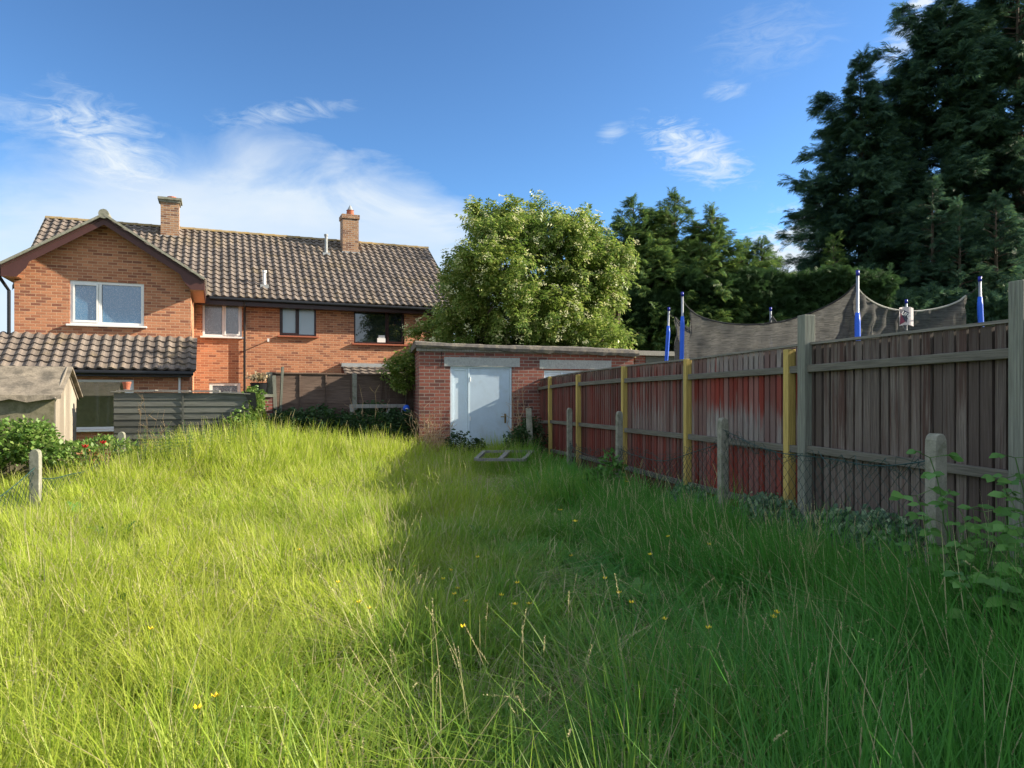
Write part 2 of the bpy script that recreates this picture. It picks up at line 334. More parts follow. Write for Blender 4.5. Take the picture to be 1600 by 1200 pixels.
# ------------------------------------------------------------ mesh building
ROT = {}
class MB:
    def __init__(s): s.v = []; s.f = []; s.sm = False
    def poly(s, pts):
        i = len(s.v); s.v += [tuple(p) for p in pts]; s.f.append(tuple(range(i, i+len(pts)))); return s
    def box(s, x0, x1, y0, y1, z0, z1):
        i = len(s.v)
        s.v += [(x0, y0, z0), (x1, y0, z0), (x1, y1, z0), (x0, y1, z0), (x0, y0, z1), (x1, y0, z1), (x1, y1, z1), (x0, y1, z1)]
        for q in ((3, 2, 1, 0), (4, 5, 6, 7), (0, 1, 5, 4), (1, 2, 6, 5), (2, 3, 7, 6), (3, 0, 4, 7)): s.f.append(tuple(i+k for k in q))
        return s
    def beam(s, p, q, w, h, up=(0, 0, 1)):
        """rectangular bar from p to q, w across, h along up"""
        p = Vector(p); q = Vector(q); d = (q-p).normalized(); u = Vector(up)
        x = d.cross(u)
        if x.length < 1e-4: u = Vector((0, 1, 0)); x = d.cross(u)
        x.normalize(); u = x.cross(d).normalized(); i = len(s.v)
        for c in (p, q):
            for a, b in ((-1, -1), (1, -1), (1, 1), (-1, 1)): s.v.append(tuple(c+x*a*w/2+u*b*h/2))
        for qd in ((0, 1, 2, 3), (7, 6, 5, 4), (4, 5, 1, 0), (5, 6, 2, 1), (6, 7, 3, 2), (7, 4, 0, 3)): s.f.append(tuple(i+k for k in qd))
        return s
    def tube(s, pts, rad, n=8, cap=True):
        pts = [Vector(p) for p in pts]; rad = rad if isinstance(rad, (list, tuple)) else [rad]*len(pts)
        prev = None; i0 = len(s.v)
        for k, p in enumerate(pts):
            d = (pts[min(k+1, len(pts)-1)]-pts[max(k-1, 0)]).normalized()
            if prev is None:
                a = Vector((1, 0, 0)) if abs(d.x) < .8 else Vector((0, 1, 0)); prev = d.cross(a).normalized()
            x = (prev-d*prev.dot(d)).normalized(); prev = x; y = d.cross(x)
            for j in range(n):
                an = 2*math.pi*j/n; s.v.append(tuple(p+(x*math.cos(an)+y*math.sin(an))*rad[k]))
        for k in range(len(pts)-1):
            for j in range(n):
                a = i0+k*n+j; b = i0+k*n+(j+1) % n; s.f.append((a, b, b+n, a+n))
        if cap and n > 2:
            s.f.append(tuple(i0+j for j in reversed(range(n)))); s.f.append(tuple(i0+(len(pts)-1)*n+j for j in range(n)))
        return s
    def grid(s, fn, nu, nv):
        i0 = len(s.v)
        for a in range(nu+1):
            for b in range(nv+1): s.v.append(tuple(fn(a/nu, b/nv)))
        for a in range(nu):
            for b in range(nv):
                k = i0+a*(nv+1)+b; s.f.append((k, k+nv+1, k+nv+2, k+1))
        return s
    def sphere(s, c, r, n=12, m=8, sq=(1, 1, 1)):
        def fn(u, v):
            th = u*2*math.pi; ph = (v-.5)*math.pi
            return (c[0]+r*sq[0]*math.cos(ph)*math.cos(th), c[1]+r*sq[1]*math.cos(ph)*math.sin(th), c[2]+r*sq[2]*math.sin(ph))
        return s.grid(fn, n, m)
    def build(s, name, mat, parent=None, smooth=False, bevel=0, world=True):
        me = bpy.data.meshes.new(name); V = s.v
        if parent is not None and world and parent in MTX:
            inv = MTX[parent].inverted(); V = [tuple(inv @ Vector(p)) for p in V]
        me.from_pydata(V, [], s.f); me.validate()
        finish(me, mat, smooth)
        o = bpy.data.objects.new(name, me); SC.collection.objects.link(o)
        if parent is not None:
            o.parent = parent
            MTX[o] = MTX.get(parent, Matrix.Identity(4))
        if bevel:
            b = o.modifiers.new('bevel', 'BEVEL'); b.width = bevel; b.segments = 2; b.limit_method = 'ANGLE'
        return o
MTX = {}
def finish(me, mat, smooth):
    me.materials.append(mat)
    nl = len(me.loops)
    if nl:
        uvl = me.uv_layers.new(name='UVMap')
        vi = np.empty(nl, np.int32); me.loops.foreach_get('vertex_index', vi)
        co_ = np.empty(len(me.vertices)*3, np.float32); me.vertices.foreach_get('co', co_); co_ = co_.reshape(-1, 3)
        npoly = len(me.polygons)
        nor = np.empty(npoly*3, np.float32); me.polygons.foreach_get('normal', nor); nor = np.abs(nor.reshape(-1, 3))
        lt = np.empty(npoly, np.int32); me.polygons.foreach_get('loop_total', lt)
        ln = np.repeat(nor, lt, axis=0); c = co_[vi]
        isz = (ln[:, 2] > .8); isx = (~isz) & (ln[:, 0] > ln[:, 1])
        uv = np.stack([np.where(isx, c[:, 1], c[:, 0]), np.where(isz, c[:, 1], c[:, 2])], 1)
        uvl.data.foreach_set('uv', uv.astype(np.float32).ravel())
    if smooth: me.shade_smooth()
def np_mesh(name, V, Q, mat, parent=None, loc=None, smooth=False):
    """V (n,3) array, Q (m,4) quads"""
    me = bpy.data.meshes.new(name)
    if parent is not None and parent in MTX:
        inv = np.array(MTX[parent].inverted()); V = V @ inv[:3, :3].T + inv[:3, 3]
    k = Q.shape[1]
    me.vertices.add(len(V)); me.vertices.foreach_set('co', V.astype(np.float32).ravel())
    me.loops.add(Q.size); me.loops.foreach_set('vertex_index', Q.astype(np.int32).ravel())
    me.polygons.add(len(Q)); me.polygons.foreach_set('loop_start', np.arange(0, Q.size, k, dtype=np.int32))
    me.polygons.foreach_set('loop_total', np.full(len(Q), k, np.int32))
    me.update(calc_edges=True); me.materials.append(mat)
    if smooth: me.shade_smooth()
    o = bpy.data.objects.new(name, me); SC.collection.objects.link(o)
    if parent is not None: o.parent = parent; MTX[o] = MTX.get(parent, Matrix.Identity(4))
    return o
def tag(o, label=None, cat=None, group=None, kind=None):
    if label: o['label'] = label
    if cat: o['category'] = cat
    if group: o['group'] = group
    if kind: o['kind'] = kind
    return o
def thing(name, label, cat, loc=(0, 0, 0), rz=0, group=None):
    o = bpy.data.objects.new(name, None); SC.collection.objects.link(o); o.empty_display_size = .2
    o.location = loc; o.rotation_euler = (0, 0, rz)
    MTX[o] = Matrix.Translation(Vector(loc)) @ Matrix.Rotation(rz, 4, 'Z')
    return tag(o, label, cat, group)
def P(px, py, Y): return Vector(((px-800)/F*Y, Y, EYE-(py-HY)/F*Y))
def S(x, a, b):
    t = np.clip((x-a)/(b-a), 0, 1); return t*t*(3-2*t)

# ------------------------------------------------------------ scattering of leaves
def norm(a): return a/np.maximum(np.linalg.norm(a, axis=-1, keepdims=True), 1e-9)
def frames(d, roll=None, up=None):
    """local y along d, z towards up (with random roll)"""
    d = norm(d); k = len(d)
    if up is None: up = np.tile([0., 0., 1.], (k, 1))
    up = up + rng.normal(0, .001, (k, 3))
    x = norm(np.cross(d, up)); z = np.cross(x, d)
    if roll is not None:
        c, s_ = np.cos(roll)[:, None], np.sin(roll)[:, None]; x, z = x*c+z*s_, z*c-x*s_
    return np.stack([x, d, z], axis=2)       # columns
def scatter(tv, tq, pos, fr, scale):
    k = len(pos); n = len(tv)
    sc = scale if np.ndim(scale) == 2 else np.asarray(scale)[:, None]*np.ones((1, 3))
    V = np.einsum('kij,knj->kni', fr, tv[None]*sc[:, None, :]) + pos[:, None, :]
    Q = tq[None]+(np.arange(k)*n)[:, None, None]
    return V.reshape(-1, 3), Q.reshape(-1, tq.shape[1])
def merge(parts):
    Vs, Qs, o = [], [], 0
    for V, Q in parts: Vs.append(V); Qs.append(Q+o); o += len(V)
    return np.concatenate(Vs), np.concatenate(Qs)
def leaf_t(l=1., w=.5, bend=.15):
    return np.array([[0, 0, 0], [w/2, .45*l, .04], [0, l, -bend*l], [-w/2, .45*l, .04]]), np.array([[0, 1, 2, 3]])
def pinnate(n=3, l=.42, w=.17, droop=.35):
    ps = []
    for i in range(n):
        y = .15+.7*i/max(1, n-1)
        for s_ in (-1, 1):
            d = norm(np.array([[s_*.85, .45, -.3]])); V, Q = scatter(*leaf_t(l, w), np.array([[0, y, -droop*y*y]]), frames(d), np.array([1.])); ps.append((V, Q))
    V, Q = scatter(*leaf_t(l, w), np.array([[0, .85, -droop*.72]]), frames(np.array([[0, 1., -.5]])), np.array([1.])); ps.append((V, Q))
    return merge(ps)
def frond(n=8, w=.055, droop=.25, seed=0):
    r = random.Random(seed); ps = []
    for i in range(n):
        y = .08+.85*i/n
        for s_ in (-1, 1):
            L = (.52*(1-y)+.16)*r.uniform(.8, 1.2)
            d = norm(np.array([[s_*.62, .85, r.uniform(-.35, .1)]]))
            V, Q = scatter(*leaf_t(L, w*2.1, .25), np.array([[0, y, -droop*y*y]]), frames(d), np.array([1.])); ps.append((V, Q))
    V, Q = scatter(*leaf_t(.5, w*1.6, .3), np.array([[0, .62, -droop*.36]]), frames(np.array([[0, 1., -.25]])), np.array([1.])); ps.append((V, Q))
    V, Q = scatter(*leaf_t(.8, w*1.2, .2), np.array([[0, 0, 0.]]), frames(np.array([[0, 1., -.1]])), np.array([1.])); ps.append((V, Q))
    return merge(ps)
def rdir(k):
    return norm(rng.normal(0, 1, (k, 3)))

# ------------------------------------------------------------ ground
def ground_z(x, y):
    x = np.asarray(x, float); y = np.asarray(y, float)
    z = .12*S(x, 1.4, 2.8)*(1-S(y, 14, 18))
    z = z+.15*S(y, 11, 16.5)
    z = z+.14*np.exp(-((x+4.6)/2.2)**2-((y-14.2)/2.2)**2)
    z = z-.22*S(-x-.25*y, 3.3, 4.6)*(1-S(y, 17, 20))
    z = z+.03*np.sin(x*1.7+.6)*np.sin(y*1.3)+.02*np.sin(x*4.1)*np.cos(y*3.7)
    far = S(np.hypot(x, y), 30, 60)
    return z*(1-far)
def build_ground():
    ax = np.unique(np.concatenate([np.linspace(-1500, -60, 10), np.linspace(-60, -14, 14), np.arange(-14, 14, .35), np.linspace(14, 60, 14), np.linspace(60, 1500, 10)]))
    ay = np.unique(np.concatenate([np.linspace(-300, -5, 8), np.arange(-5, 24, .35), np.linspace(24, 60, 14), np.linspace(60, 1500, 10)]))
    X, Y = np.meshgrid(ax, ay); V = np.stack([X.ravel(), Y.ravel(), ground_z(X.ravel(), Y.ravel())], 1)
    nx, ny = len(ax), len(ay); i = np.arange(ny-1)[:, None]*nx+np.arange(nx-1)[None]
    Q = np.stack([i, i+1, i+nx+1, i+nx], -1).reshape(-1, 4)
    o = np_mesh('ground', V, Q, M_soil, smooth=True)
    tag(o, 'ground of the overgrown back garden', 'ground', kind='structure')
build_ground()

# ------------------------------------------------------------ house
def tiles(L, slope_len, tilt, e=.31, w=.235, z0=0, a0=0, b0=0, amp=.042, mb=None):
    """one sheet of interlocking tiles: every tile its own shell; runs up along +b from (b0,z0)"""
    mb = mb or MB(); n = int(round(L/w)); w = L/n; m = int(round(slope_len/e)); e = slope_len/m
    cp, sp = math.cos(tilt), math.sin(tilt); K = 7
    def pt(a, s_, h): return (a0+a, b0+s_*cp-h*sp, z0+s_*sp+h*cp)
    for i in range(m):
        for j in range(n):
            jit = random.uniform(-.006, .006); i0 = len(mb.v)
            for k in range(K+1):
                a = w*(j+k/K*1.04); u = k/K
                pr = amp*(1.0 if u < .0 else max(0, math.cos((u-.30)*math.pi*1.55))**1.2 if u < .66 else 0)*1.2
                mb.v.append(pt(a, i*e-.01, pr-.012+jit)); mb.v.append(pt(a, i*e-.01, pr+.042+jit)); mb.v.append(pt(a, (i+1)*e+.02, pr+jit))
            for k in range(K):
                p = i0+k*3; mb.f.append((p, p+3, p+4, p+1)); mb.f.append((p+1, p+4, p+5, p+2))
    return mb

HPSI = R(22.5); HO = Vector(((350-800)/F*22.5, 22.5, 0)); cu, su = math.cos(HPSI), math.sin(HPSI)
def hp(px, py, b):
    k = (px-800)/F
    a = (k*(HO.y+b*cu)-HO.x+b*su)/(cu-k*su); Y = HO.y+a*su+b*cu
    return a, EYE-(py-HY)/F*Y
def house_to_world(a, b, z): return Vector((HO.x+a*cu-b*su, HO.y+a*su+b*cu, z))

def wall_front(mb, a0, a1, z0, z1, b, holes=(), depth=.10):
    xs = sorted({a0, a1, *[h[0] for h in holes], *[h[1] for h in holes]}); zs = sorted({z0, z1, *[h[2] for h in holes], *[h[3] for h in holes]})
    for i in range(len(xs)-1):
        for j in range(len(zs)-1):
            cx, cz = (xs[i]+xs[i+1])/2, (zs[j]+zs[j+1])/2
            if any(h[0] < cx < h[1] and h[2] < cz < h[3] for h in holes): continue
            mb.poly([(xs[i], b, zs[j]), (xs[i+1], b, zs[j]), (xs[i+1], b, zs[j+1]), (xs[i], b, zs[j+1])])
    for (x0, x1, y0, y1) in holes:
        mb.poly([(x0, b, y0), (x0, b+depth, y0), (x0, b+depth, y1), (x0, b, y1)]); mb.poly([(x1, b, y0), (x1, b, y1), (x1, b+depth, y1), (x1, b+depth, y0)])
        mb.poly([(x0, b, y1), (x0, b+depth, y1), (x1, b+depth, y1), (x1, b, y1)]); mb.poly([(x0, b, y0), (x1, b, y0), (x1, b+depth, y0), (x0, b+depth, y0)])

def window(par, hole, b, fm, glass, splits, depth=.06, sill=True, fw=.055, sash=(), label=None, sillm=None):
    x0, x1, z0, z1 = hole; xs = [x0]+[x0+(x1-x0)*s_ for s_ in splits]+[x1]
    root = MB(); f0, f1 = b+depth-.03, b+depth+.04
    root.box(x0, x1, f0, f1, z0, z0+fw).box(x0, x1, f0, f1, z1-fw, z1)
    root.box(x0, x0+fw, f0, f1, z0+fw, z1-fw).box(x1-fw, x1, f0, f1, z0+fw, z1-fw)
    for x in xs[1:-1]: root.box(x-fw/2, x+fw/2, f0, f1, z0+fw, z1-fw)
    w = root.build('window', fm, par, world=False, bevel=.004)
    if label: w['label'] = label
    for i in range(len(xs)-1):
        g = glass[i] if isinstance(glass, (list, tuple)) else glass
        l, r_ = xs[i]+fw/2+.01, xs[i+1]-fw/2-.01
        if i == 0: l = xs[0]+fw
        if i == len(xs)-2: r_ = xs[-1]-fw
        MB().box(l+.001, r_-.001, b+depth+.005, b+depth+.02, z0+fw+.001, z1-fw-.001).build('pane', g, w, world=False)
        if i in sash:
            s_ = MB(); q = .04; y0, y1 = b+depth-.045, b+depth-.031
            s_.box(l-.005, r_+.005, y0, y1, z0+fw-.01, z0+fw+q).box(l-.005, r_+.005, y0, y1, z1-fw-q, z1-fw+.01)
            s_.box(l-.005, l+q, y0, y1, z0+fw+q, z1-fw-q).box(r_-q, r_+.005, y0, y1, z0+fw+q, z1-fw-q)
            s_.build('sash', fm, w, world=False)
    if sill: MB().box(x0-.07, x1+.07, b-.10, b+.05, z0-.05, z0-.002).build('sill', sillm or fm, w, world=False, bevel=.005)
    return w

def build_house():
    H = thing('brick_house', 'two storey orange brick house with brown tiled roof, two chimneys and a front gable wing', 'house', tuple(HO), HPSI)
    zb = -.3; ze = 4.62; RB = 3.9; zr = 7.52; OV = .36
    aL, aR = -5.35, 7.55; aW0, aW1, bW = -4.84, -.86, -3.2; bP = -4.15
    tm = math.atan2(zr-ze, RB+OV)
    # windows as holes
    def hole(x0, y0, x1, y1, b):
        a0, zt = hp(x0, y0, b); a1, zt2 = hp(x1, y1, b); a0b, zb_ = hp(x0, y1, b)
        _, zA = hp((x0+x1)/2, y0, b); _, zB = hp((x0+x1)/2, y1, b)
        return (a0, a1, zB, zA)
    h_gab = hole(109, 440.5, 225, 508, bW); h_wht = hole(316.5, 471, 378, 526, 0)
    h_br1 = hole(437, 478, 494, 525, 0); h_br2 = hole(553, 484.5, 632, 537.5, 0)
    h_door = hole(327, 598, 376, 690, 0); h_gf = hole(100, 593, 209, 671, bP)
    h_gf = (h_gf[0], h_gf[1], h_gf[2], h_gf[3])
    # walls
    w = MB(); wall_front(w, aW1, aR, zb, ze, 0, [h_wht, h_br1, h_br2, (h_door[0], h_door[1], zb+.35, h_door[3])])
    w.build('wall', M_brick, H, world=False)
    w = MB(); w.poly([(aR, 0, zb), (aR, 2*RB, zb), (aR, 2*RB, ze), (aR, RB, zr-.12), (aR, 0, ze)])
    w.poly([(aL, 0, zb), (aL, 0, ze), (aL, RB, zr-.12), (aL, 2*RB, ze), (aL, 2*RB, zb)])
    w.poly([(aL, 2*RB, zb), (aL, 2*RB, ze), (aR, 2*RB, ze), (aR, 2*RB, zb)]); w.poly([(aL, 0, zb), (aW0, 0, zb), (aW0, 0, ze), (aL, 0, ze)])
    w.build('wall', M_brick, H, world=False)
    zwr = 6.10; am = (aW0+aW1)/2; tw = math.atan2(zwr-ze, (aW1-aW0)/2+.34)
    w = MB(); wall_front(w, aW0, aW1, zb, ze, bW, [h_gab]); zin = ze+.34*math.tan(tw)-.07
    w.poly([(aW0, bW, ze), (aW1, bW, ze), (aW1, bW, zin), (am, bW, zwr-.07), (aW0, bW, zin)])
    w.poly([(aW1, bW, zb), (aW1, 0, zb), (aW1, 0, zin), (aW1, bW, zin)]); w.poly([(aW0, bW, zb), (aW0, bW, zin), (aW0, 0, zin), (aW0, 0, zb)])
    w.build('wall', M_brick, H, world=False)
    zlt = 3.12; zle = 2.22; blE = bP-.28; tl = math.atan2(zlt-zle, bW-blE)
    w = MB(); wall_front(w, aW0, aW1, zb, 2.24, bP, [h_gf])
    for a in (aW0, aW1): w.poly([(a, bP, zb), (a, bW, zb), (a, bW, zlt-.05), (a, bP, 2.24)])
    w.build('wall', M_brick, H, world=False)
    # roofs
    Ls = math.hypot(RB+OV, zr-ze)
    rf = tiles(aR-aL+.3, Ls, tm, z0=ze, a0=aL-.15, b0=-OV)
    rf.poly([(aL-.15, -OV+.03, ze-.045), (aR+.15, -OV+.03, ze-.045), (aR+.15, RB, zr-.045), (aL-.15, RB, zr-.045)])
    rf.poly([(aL-.15, 2*RB+OV, ze), (aL-.15, RB, zr+.02), (aR+.15, RB, zr+.02), (aR+.15, 2*RB+OV, ze)])
    roof = rf.build('roof', M_tile, H, world=False)
    rt = MB(); n = int((aR-aL)/.45)
    for i in range(n+1):
        a = aL-.15+(aR-aL+.3)*i/(n+1); a2 = aL-.15+(aR-aL+.3)*(i+1)/(n+1)+.015
        rt.grid(lambda u, v, a=a, a2=a2: (a+(a2-a)*u, RB+.13*math.cos(math.pi*v), zr-.02+.10*math.sin(math.pi*v)+(.012 if u > .9 else 0)), 2, 6)
    rt.build('ridge_tile', M_ridge, roof, world=False)
    for a in (aL-.155, aR+.155):
        MB().poly([(a, -OV, ze-.10), (a, RB, zr-.12), (a, RB, zr+.05), (a, -OV, ze+.05)]).build('verge', M_conc, roof, world=False)
    # wing roof: two slopes running back into the main roof
    half = (aW1-aW0)/2+.34; Lw = math.hypot(half, zwr-ze); wb0 = bW-.42
    for side in (-1, 1):
        half = (aW1-aW0)/2+(.34 if side > 0 else .19); ze = zwr-half*math.tan(tw); Lw = math.hypot(half, zwr-ze)
        tmp = tiles(5.6, Lw, tw, z0=ze, a0=0, b0=0)
        mb = MB(); mb.f = tmp.f
        mb.v = [(am+side*(half-y), (wb0+x) if side < 0 else (wb0+5.6-x), z) for x, y, z in tmp.v]
        mb.poly([(am+side*half, wb0, ze-.05), (am, wb0, zwr-.05), (am, wb0+5.6, zwr-.05), (am+side*half, wb0+5.6, ze-.05)])
        r2 = mb.build('roof', M_tile, H, world=False)
        # verge strip and bargeboard
        p0, p1 = Vector((am+side*half, wb0-.02, ze+.0)), Vector((am, wb0-.02, zwr+.0))
        MB().beam(p0+Vector((0, 0, .045)), p1+Vector((0, 0, .045)), .07, .055).build('verge', M_conc, r2, world=False)
        mb = MB(); bb = wb0+.03; dz = .18
        mb.poly([(p0.x, bb, ze-.25), (am, bb, zwr-dz-.02), (am, bb, zwr-.0), (p0.x, bb, ze-.0)])
        e = p0.x-side*.62
        mb.poly([(p0.x, bb+.002-.004, ze-.25), (p0.x, bb-.002, ze-.02), (e, bb-.002, ze+.22), (e+side*.1, bb-.002, ze-.02), (e+side*.3, bb-.002, ze-.25)])
        mb.build('bargeboard', M_barge, H, world=False)
        MB().poly([(p0.x, bb, ze-.25), (p0.x, bb+2.9, ze-.25), (p0.x-side*.36, bb+2.9, ze-.25), (p0.x-side*.36, bb, ze-.25)]).build('soffit', M_soffit, H, world=False)
        MB().box(min(p0.x, p0.x-side*.02), max(p0.x, p0.x-side*.02), bb, bb+2.9, ze-.25, ze-.02).build('fascia', M_barge, H, world=False)
    half = (aW1-aW0)/2+.19; ze = zwr-half*math.tan(tw)
    MB().tube([(am, wb0-.05, zwr+.06), (am, wb0+3.6, zwr+.06)], .12, 12).build('ridge_tile', M_conc, H, world=False)
    MB().tube([(am-half-.06, wb0, ze-.02), (am-half-.06, bW+3, ze-.02)], .06, 10).build('gutter', M_black, H, world=False)
    MB().tube([(am-half-.06, wb0+.1, ze-.05), (am-half-.04, wb0+.15, ze-.28), (aW0-.10, bW-.04, ze-.55), (aW0-.10, bW-.04, zb)], .04, 10).build('downpipe', M_black, H, world=False)
    ze = 4.62
    # lean-to roof
    lr = tiles(aW1-aW0+.45, math.hypot(bW-blE, zlt-zle), tl, e=.27, w=.25, z0=zle, a0=aW0-.30, b0=blE, amp=.04)
    lr.poly([(aW0-.3, blE+.03, zle-.05), (aW1+.13, blE+.03, zle-.05), (aW1+.13, bW, zlt-.05), (aW0-.3, bW, zlt-.05)])
    r3 = lr.build('lean_to_roof', M_tile, H, world=False)
    MB().tube([(aW0-.25, blE-.05, zle-.06), (aW1+.1, blE-.05, zle-.08)], .055, 10).build('gutter', M_black, H, world=False)
    MB().box(aW0-.2, aW1+.05, blE+.02, blE+.04, zle-.17, zle-.02).build('fascia', M_black, H, world=False)
    MB().box(aW0-.2, aW1+.05, blE+.041, bP+.01, zle-.17, zle-.15).build('soffit', M_black, H, world=False)
    for a, q in ((aW0-.31, 1),): MB().poly([(a, blE, zle-.12), (a, bW, zlt-.12), (a, bW, zlt+.02), (a, blE, zle+.04)]).build('verge', M_black, r3, world=False)
    # main eave
    MB().tube([(aW1+.45, -OV-.05, ze-.05), (aR+.12, -OV-.05, ze-.08)], .055, 10).build('gutter', M_black, H, world=False)
    MB().box(aW1+.02, aR+.1, -OV+.0, -OV+.02, ze-.24, ze-.03).build('fascia', M_brown, H, world=False)
    MB().box(aW1+.02, aR+.1, -OV+.021, .01, ze-.24, ze-.22).build('soffit', M_brown, H, world=False)
    adp, _ = hp(382, 500, -.08)
    MB().tube([(adp, -OV-.03, ze-.1), (adp, -OV-.02, ze-.2), (adp, -.08, ze-.42), (adp, -.08, zb)], .038, 10).build('downpipe', M_black, H, world=False)
    a2, _ = hp(280.5, 600, bP-.05)
    MB().tube([(a2, bP-.05, 2.05), (a2, bP-.05, zb)], .03, 8).build('downpipe', M_white, H, world=False)
    a3, z3 = hp(419, 532, -.2)
    MB().tube([(a3, .0, z3), (a3, -.22, z3+.01)], .02, 6).box(a3-.03, a3+.03, -.26, -.2, z3-.04, z3+.06).build('bracket', M_white, H, world=False)
    # windows
    window(H, h_gab, bW, M_white, [M_gnet, M_gnet], [.40], sash=(0,), fw=.07)
    window(H, h_wht, 0, M_white, [M_gobs, M_gobs], [.52], sash=(1,), fw=.06)
    window(H, h_br1, 0, M_brown, [M_gblue, M_gblue], [.50], sash=(0,), fw=.055, sillm=M_terra)
    window(H, h_br2, 0, M_brown, [M_gdark, M_gdark], [.64], sash=(1,), fw=.055, sillm=M_terra)
    window(H, h_gf, bP, M_white, M_gpatio, [], fw=.06, sillm=M_white)
    d = window(H, (h_door[0], h_door[1], zb+.35, h_door[3]), 0, M_white, M_gobs, [], sill=False, fw=.09)
    d.name = 'door'
    # chimneys
    def chimney(px0, px1, pytop, bb, cone, capw, lead=.16):
        am_ = (hp(px0, 400, bb)[0]+hp(px1, 400, bb)[0])/2; wd = hp(px1, 400, bb)[0]-hp(px0, 400, bb)[0]
        a0, a1 = am_-wd/2, am_+wd/2; ztop = hp((px0+px1)/2, pytop, bb)[1]; dp = .6
        zb_ = ze+(bb+OV)*math.tan(tm)-.1
        c = MB().box(a0, a1, bb, bb+dp, zb_, ztop-.16).build('chimney', M_brick2, roof, world=False)
        if cone: MB().box(a0-.035, a1+.035, bb-.035, bb+dp+.035, ztop-.157, ztop-.002).build('chimney_cap', M_brick2, roof, world=False)
        else: MB().box(a0-.04, a1+.04, bb-.04, bb+dp+.04, ztop-.158, ztop-.08).box(a0-.09, a1+.09, bb-.09, bb+dp+.09, ztop-.079, ztop).build('chimney_cap', M_conc, roof, world=False)
        MB().box(a0-.03, a1+.03, bb-.03, bb+dp+.03, zb_-.2, zb_+lead).build('flashing', M_lead, roof, world=False)
        if not cone:
            MB().tube([(am_+.05, bb+.3, ztop-.02), (am_+.05, bb+.3, ztop+.10)], [.17, .15], 14).build('chimney_pot', M_terra, roof, world=False)
        else:
            MB().tube([(am_+.03, bb+.3, ztop-.02), (am_+.03, bb+.3, ztop+.2), (am_+.03, bb+.3, ztop+.22)], [.15, .13, .15], 14).build('chimney_pot', M_terra, roof, world=False)
            MB().tube([(am_+.03, bb+.3, ztop+.22), (am_+.03, bb+.3, ztop+.42)], [.12, .015], 12).build('chimney_cowl', M_lead, roof, world=False)
    chimney(251, 279.5, 309, 3.2, False, 0)
    chimney(535.5, 560.5, 335, 3.05, True, 0)
    for px, y0, y1, rr, mt, nm in ((509.5, 397, 369, .055, M_lead, 'vent_pipe'), (413, 447, 426, .055, M_white, 'flue')):
        # find b so that the foot lies on the roof
        best = min((abs(hp(px, y0, b_/50)[1]-(ze+(b_/50+OV)*math.tan(tm))), b_/50) for b_ in range(-10, 195))[1]
        a, z = hp(px, y0, best); _, z2 = hp(px, y1, best)
        MB().tube([(a, best, z-.15), (a, best, z2), (a, best, z2+.001), (a, best, z2+.07)], [rr, rr, rr*1.35, rr*1.35], 10).build(nm, mt, roof, world=False)
        MB().box(a-.13, a+.13, best-.16, best+.10, z-.14, z+.03).build('flashing', M_lead, roof, world=False)
    # small tiled canopy over the back door
    a0, zt = hp(534, 569, 0); a1, _ = hp(628, 573, 0)
    cn = tiles(a1-a0, 1.05, R(28), e=.21, w=.25, z0=zt-.55, a0=a0, b0=-.95, amp=.02)
    cn.poly([(a0, -.95, zt-.60), (a1, -.95, zt-.60), (a1, -.02, zt-.10), (a0, -.02, zt-.10)])
    c_ = cn.build('canopy_roof', M_tile, H, world=False)
    MB().box(a0-.03, a1+.03, -.16, -.002, zt-.09, zt+.035).build('flashing', M_lead, c_, world=False)
    MB().poly([(a0-.01, -.95, zt-.62), (a0-.01, 0, zt-.62), (a0-.01, 0, zt-.02), (a0-.01, -.95, zt-.54)]).build('cheek', M_barge, c_, world=False)
    # white boxes stood inside the right hand brown window
    ab, zq = hp(596, 533, .12)
    bx = MB().box(ab-.16, ab+.14, .032, .052, h_br2[2]+.06, h_br2[2]+.20).box(ab-.12, ab+.10, .032, .052, h_br2[2]+.202, h_br2[2]+.30)
    bx.v = [tuple(house_to_world(x, y, z)) for x, y, z in bx.v]
    tag(bx.build('storage_box', M_white, None), 'pale boxes stacked inside the wide brown-framed upstairs window', 'box')
build_house()

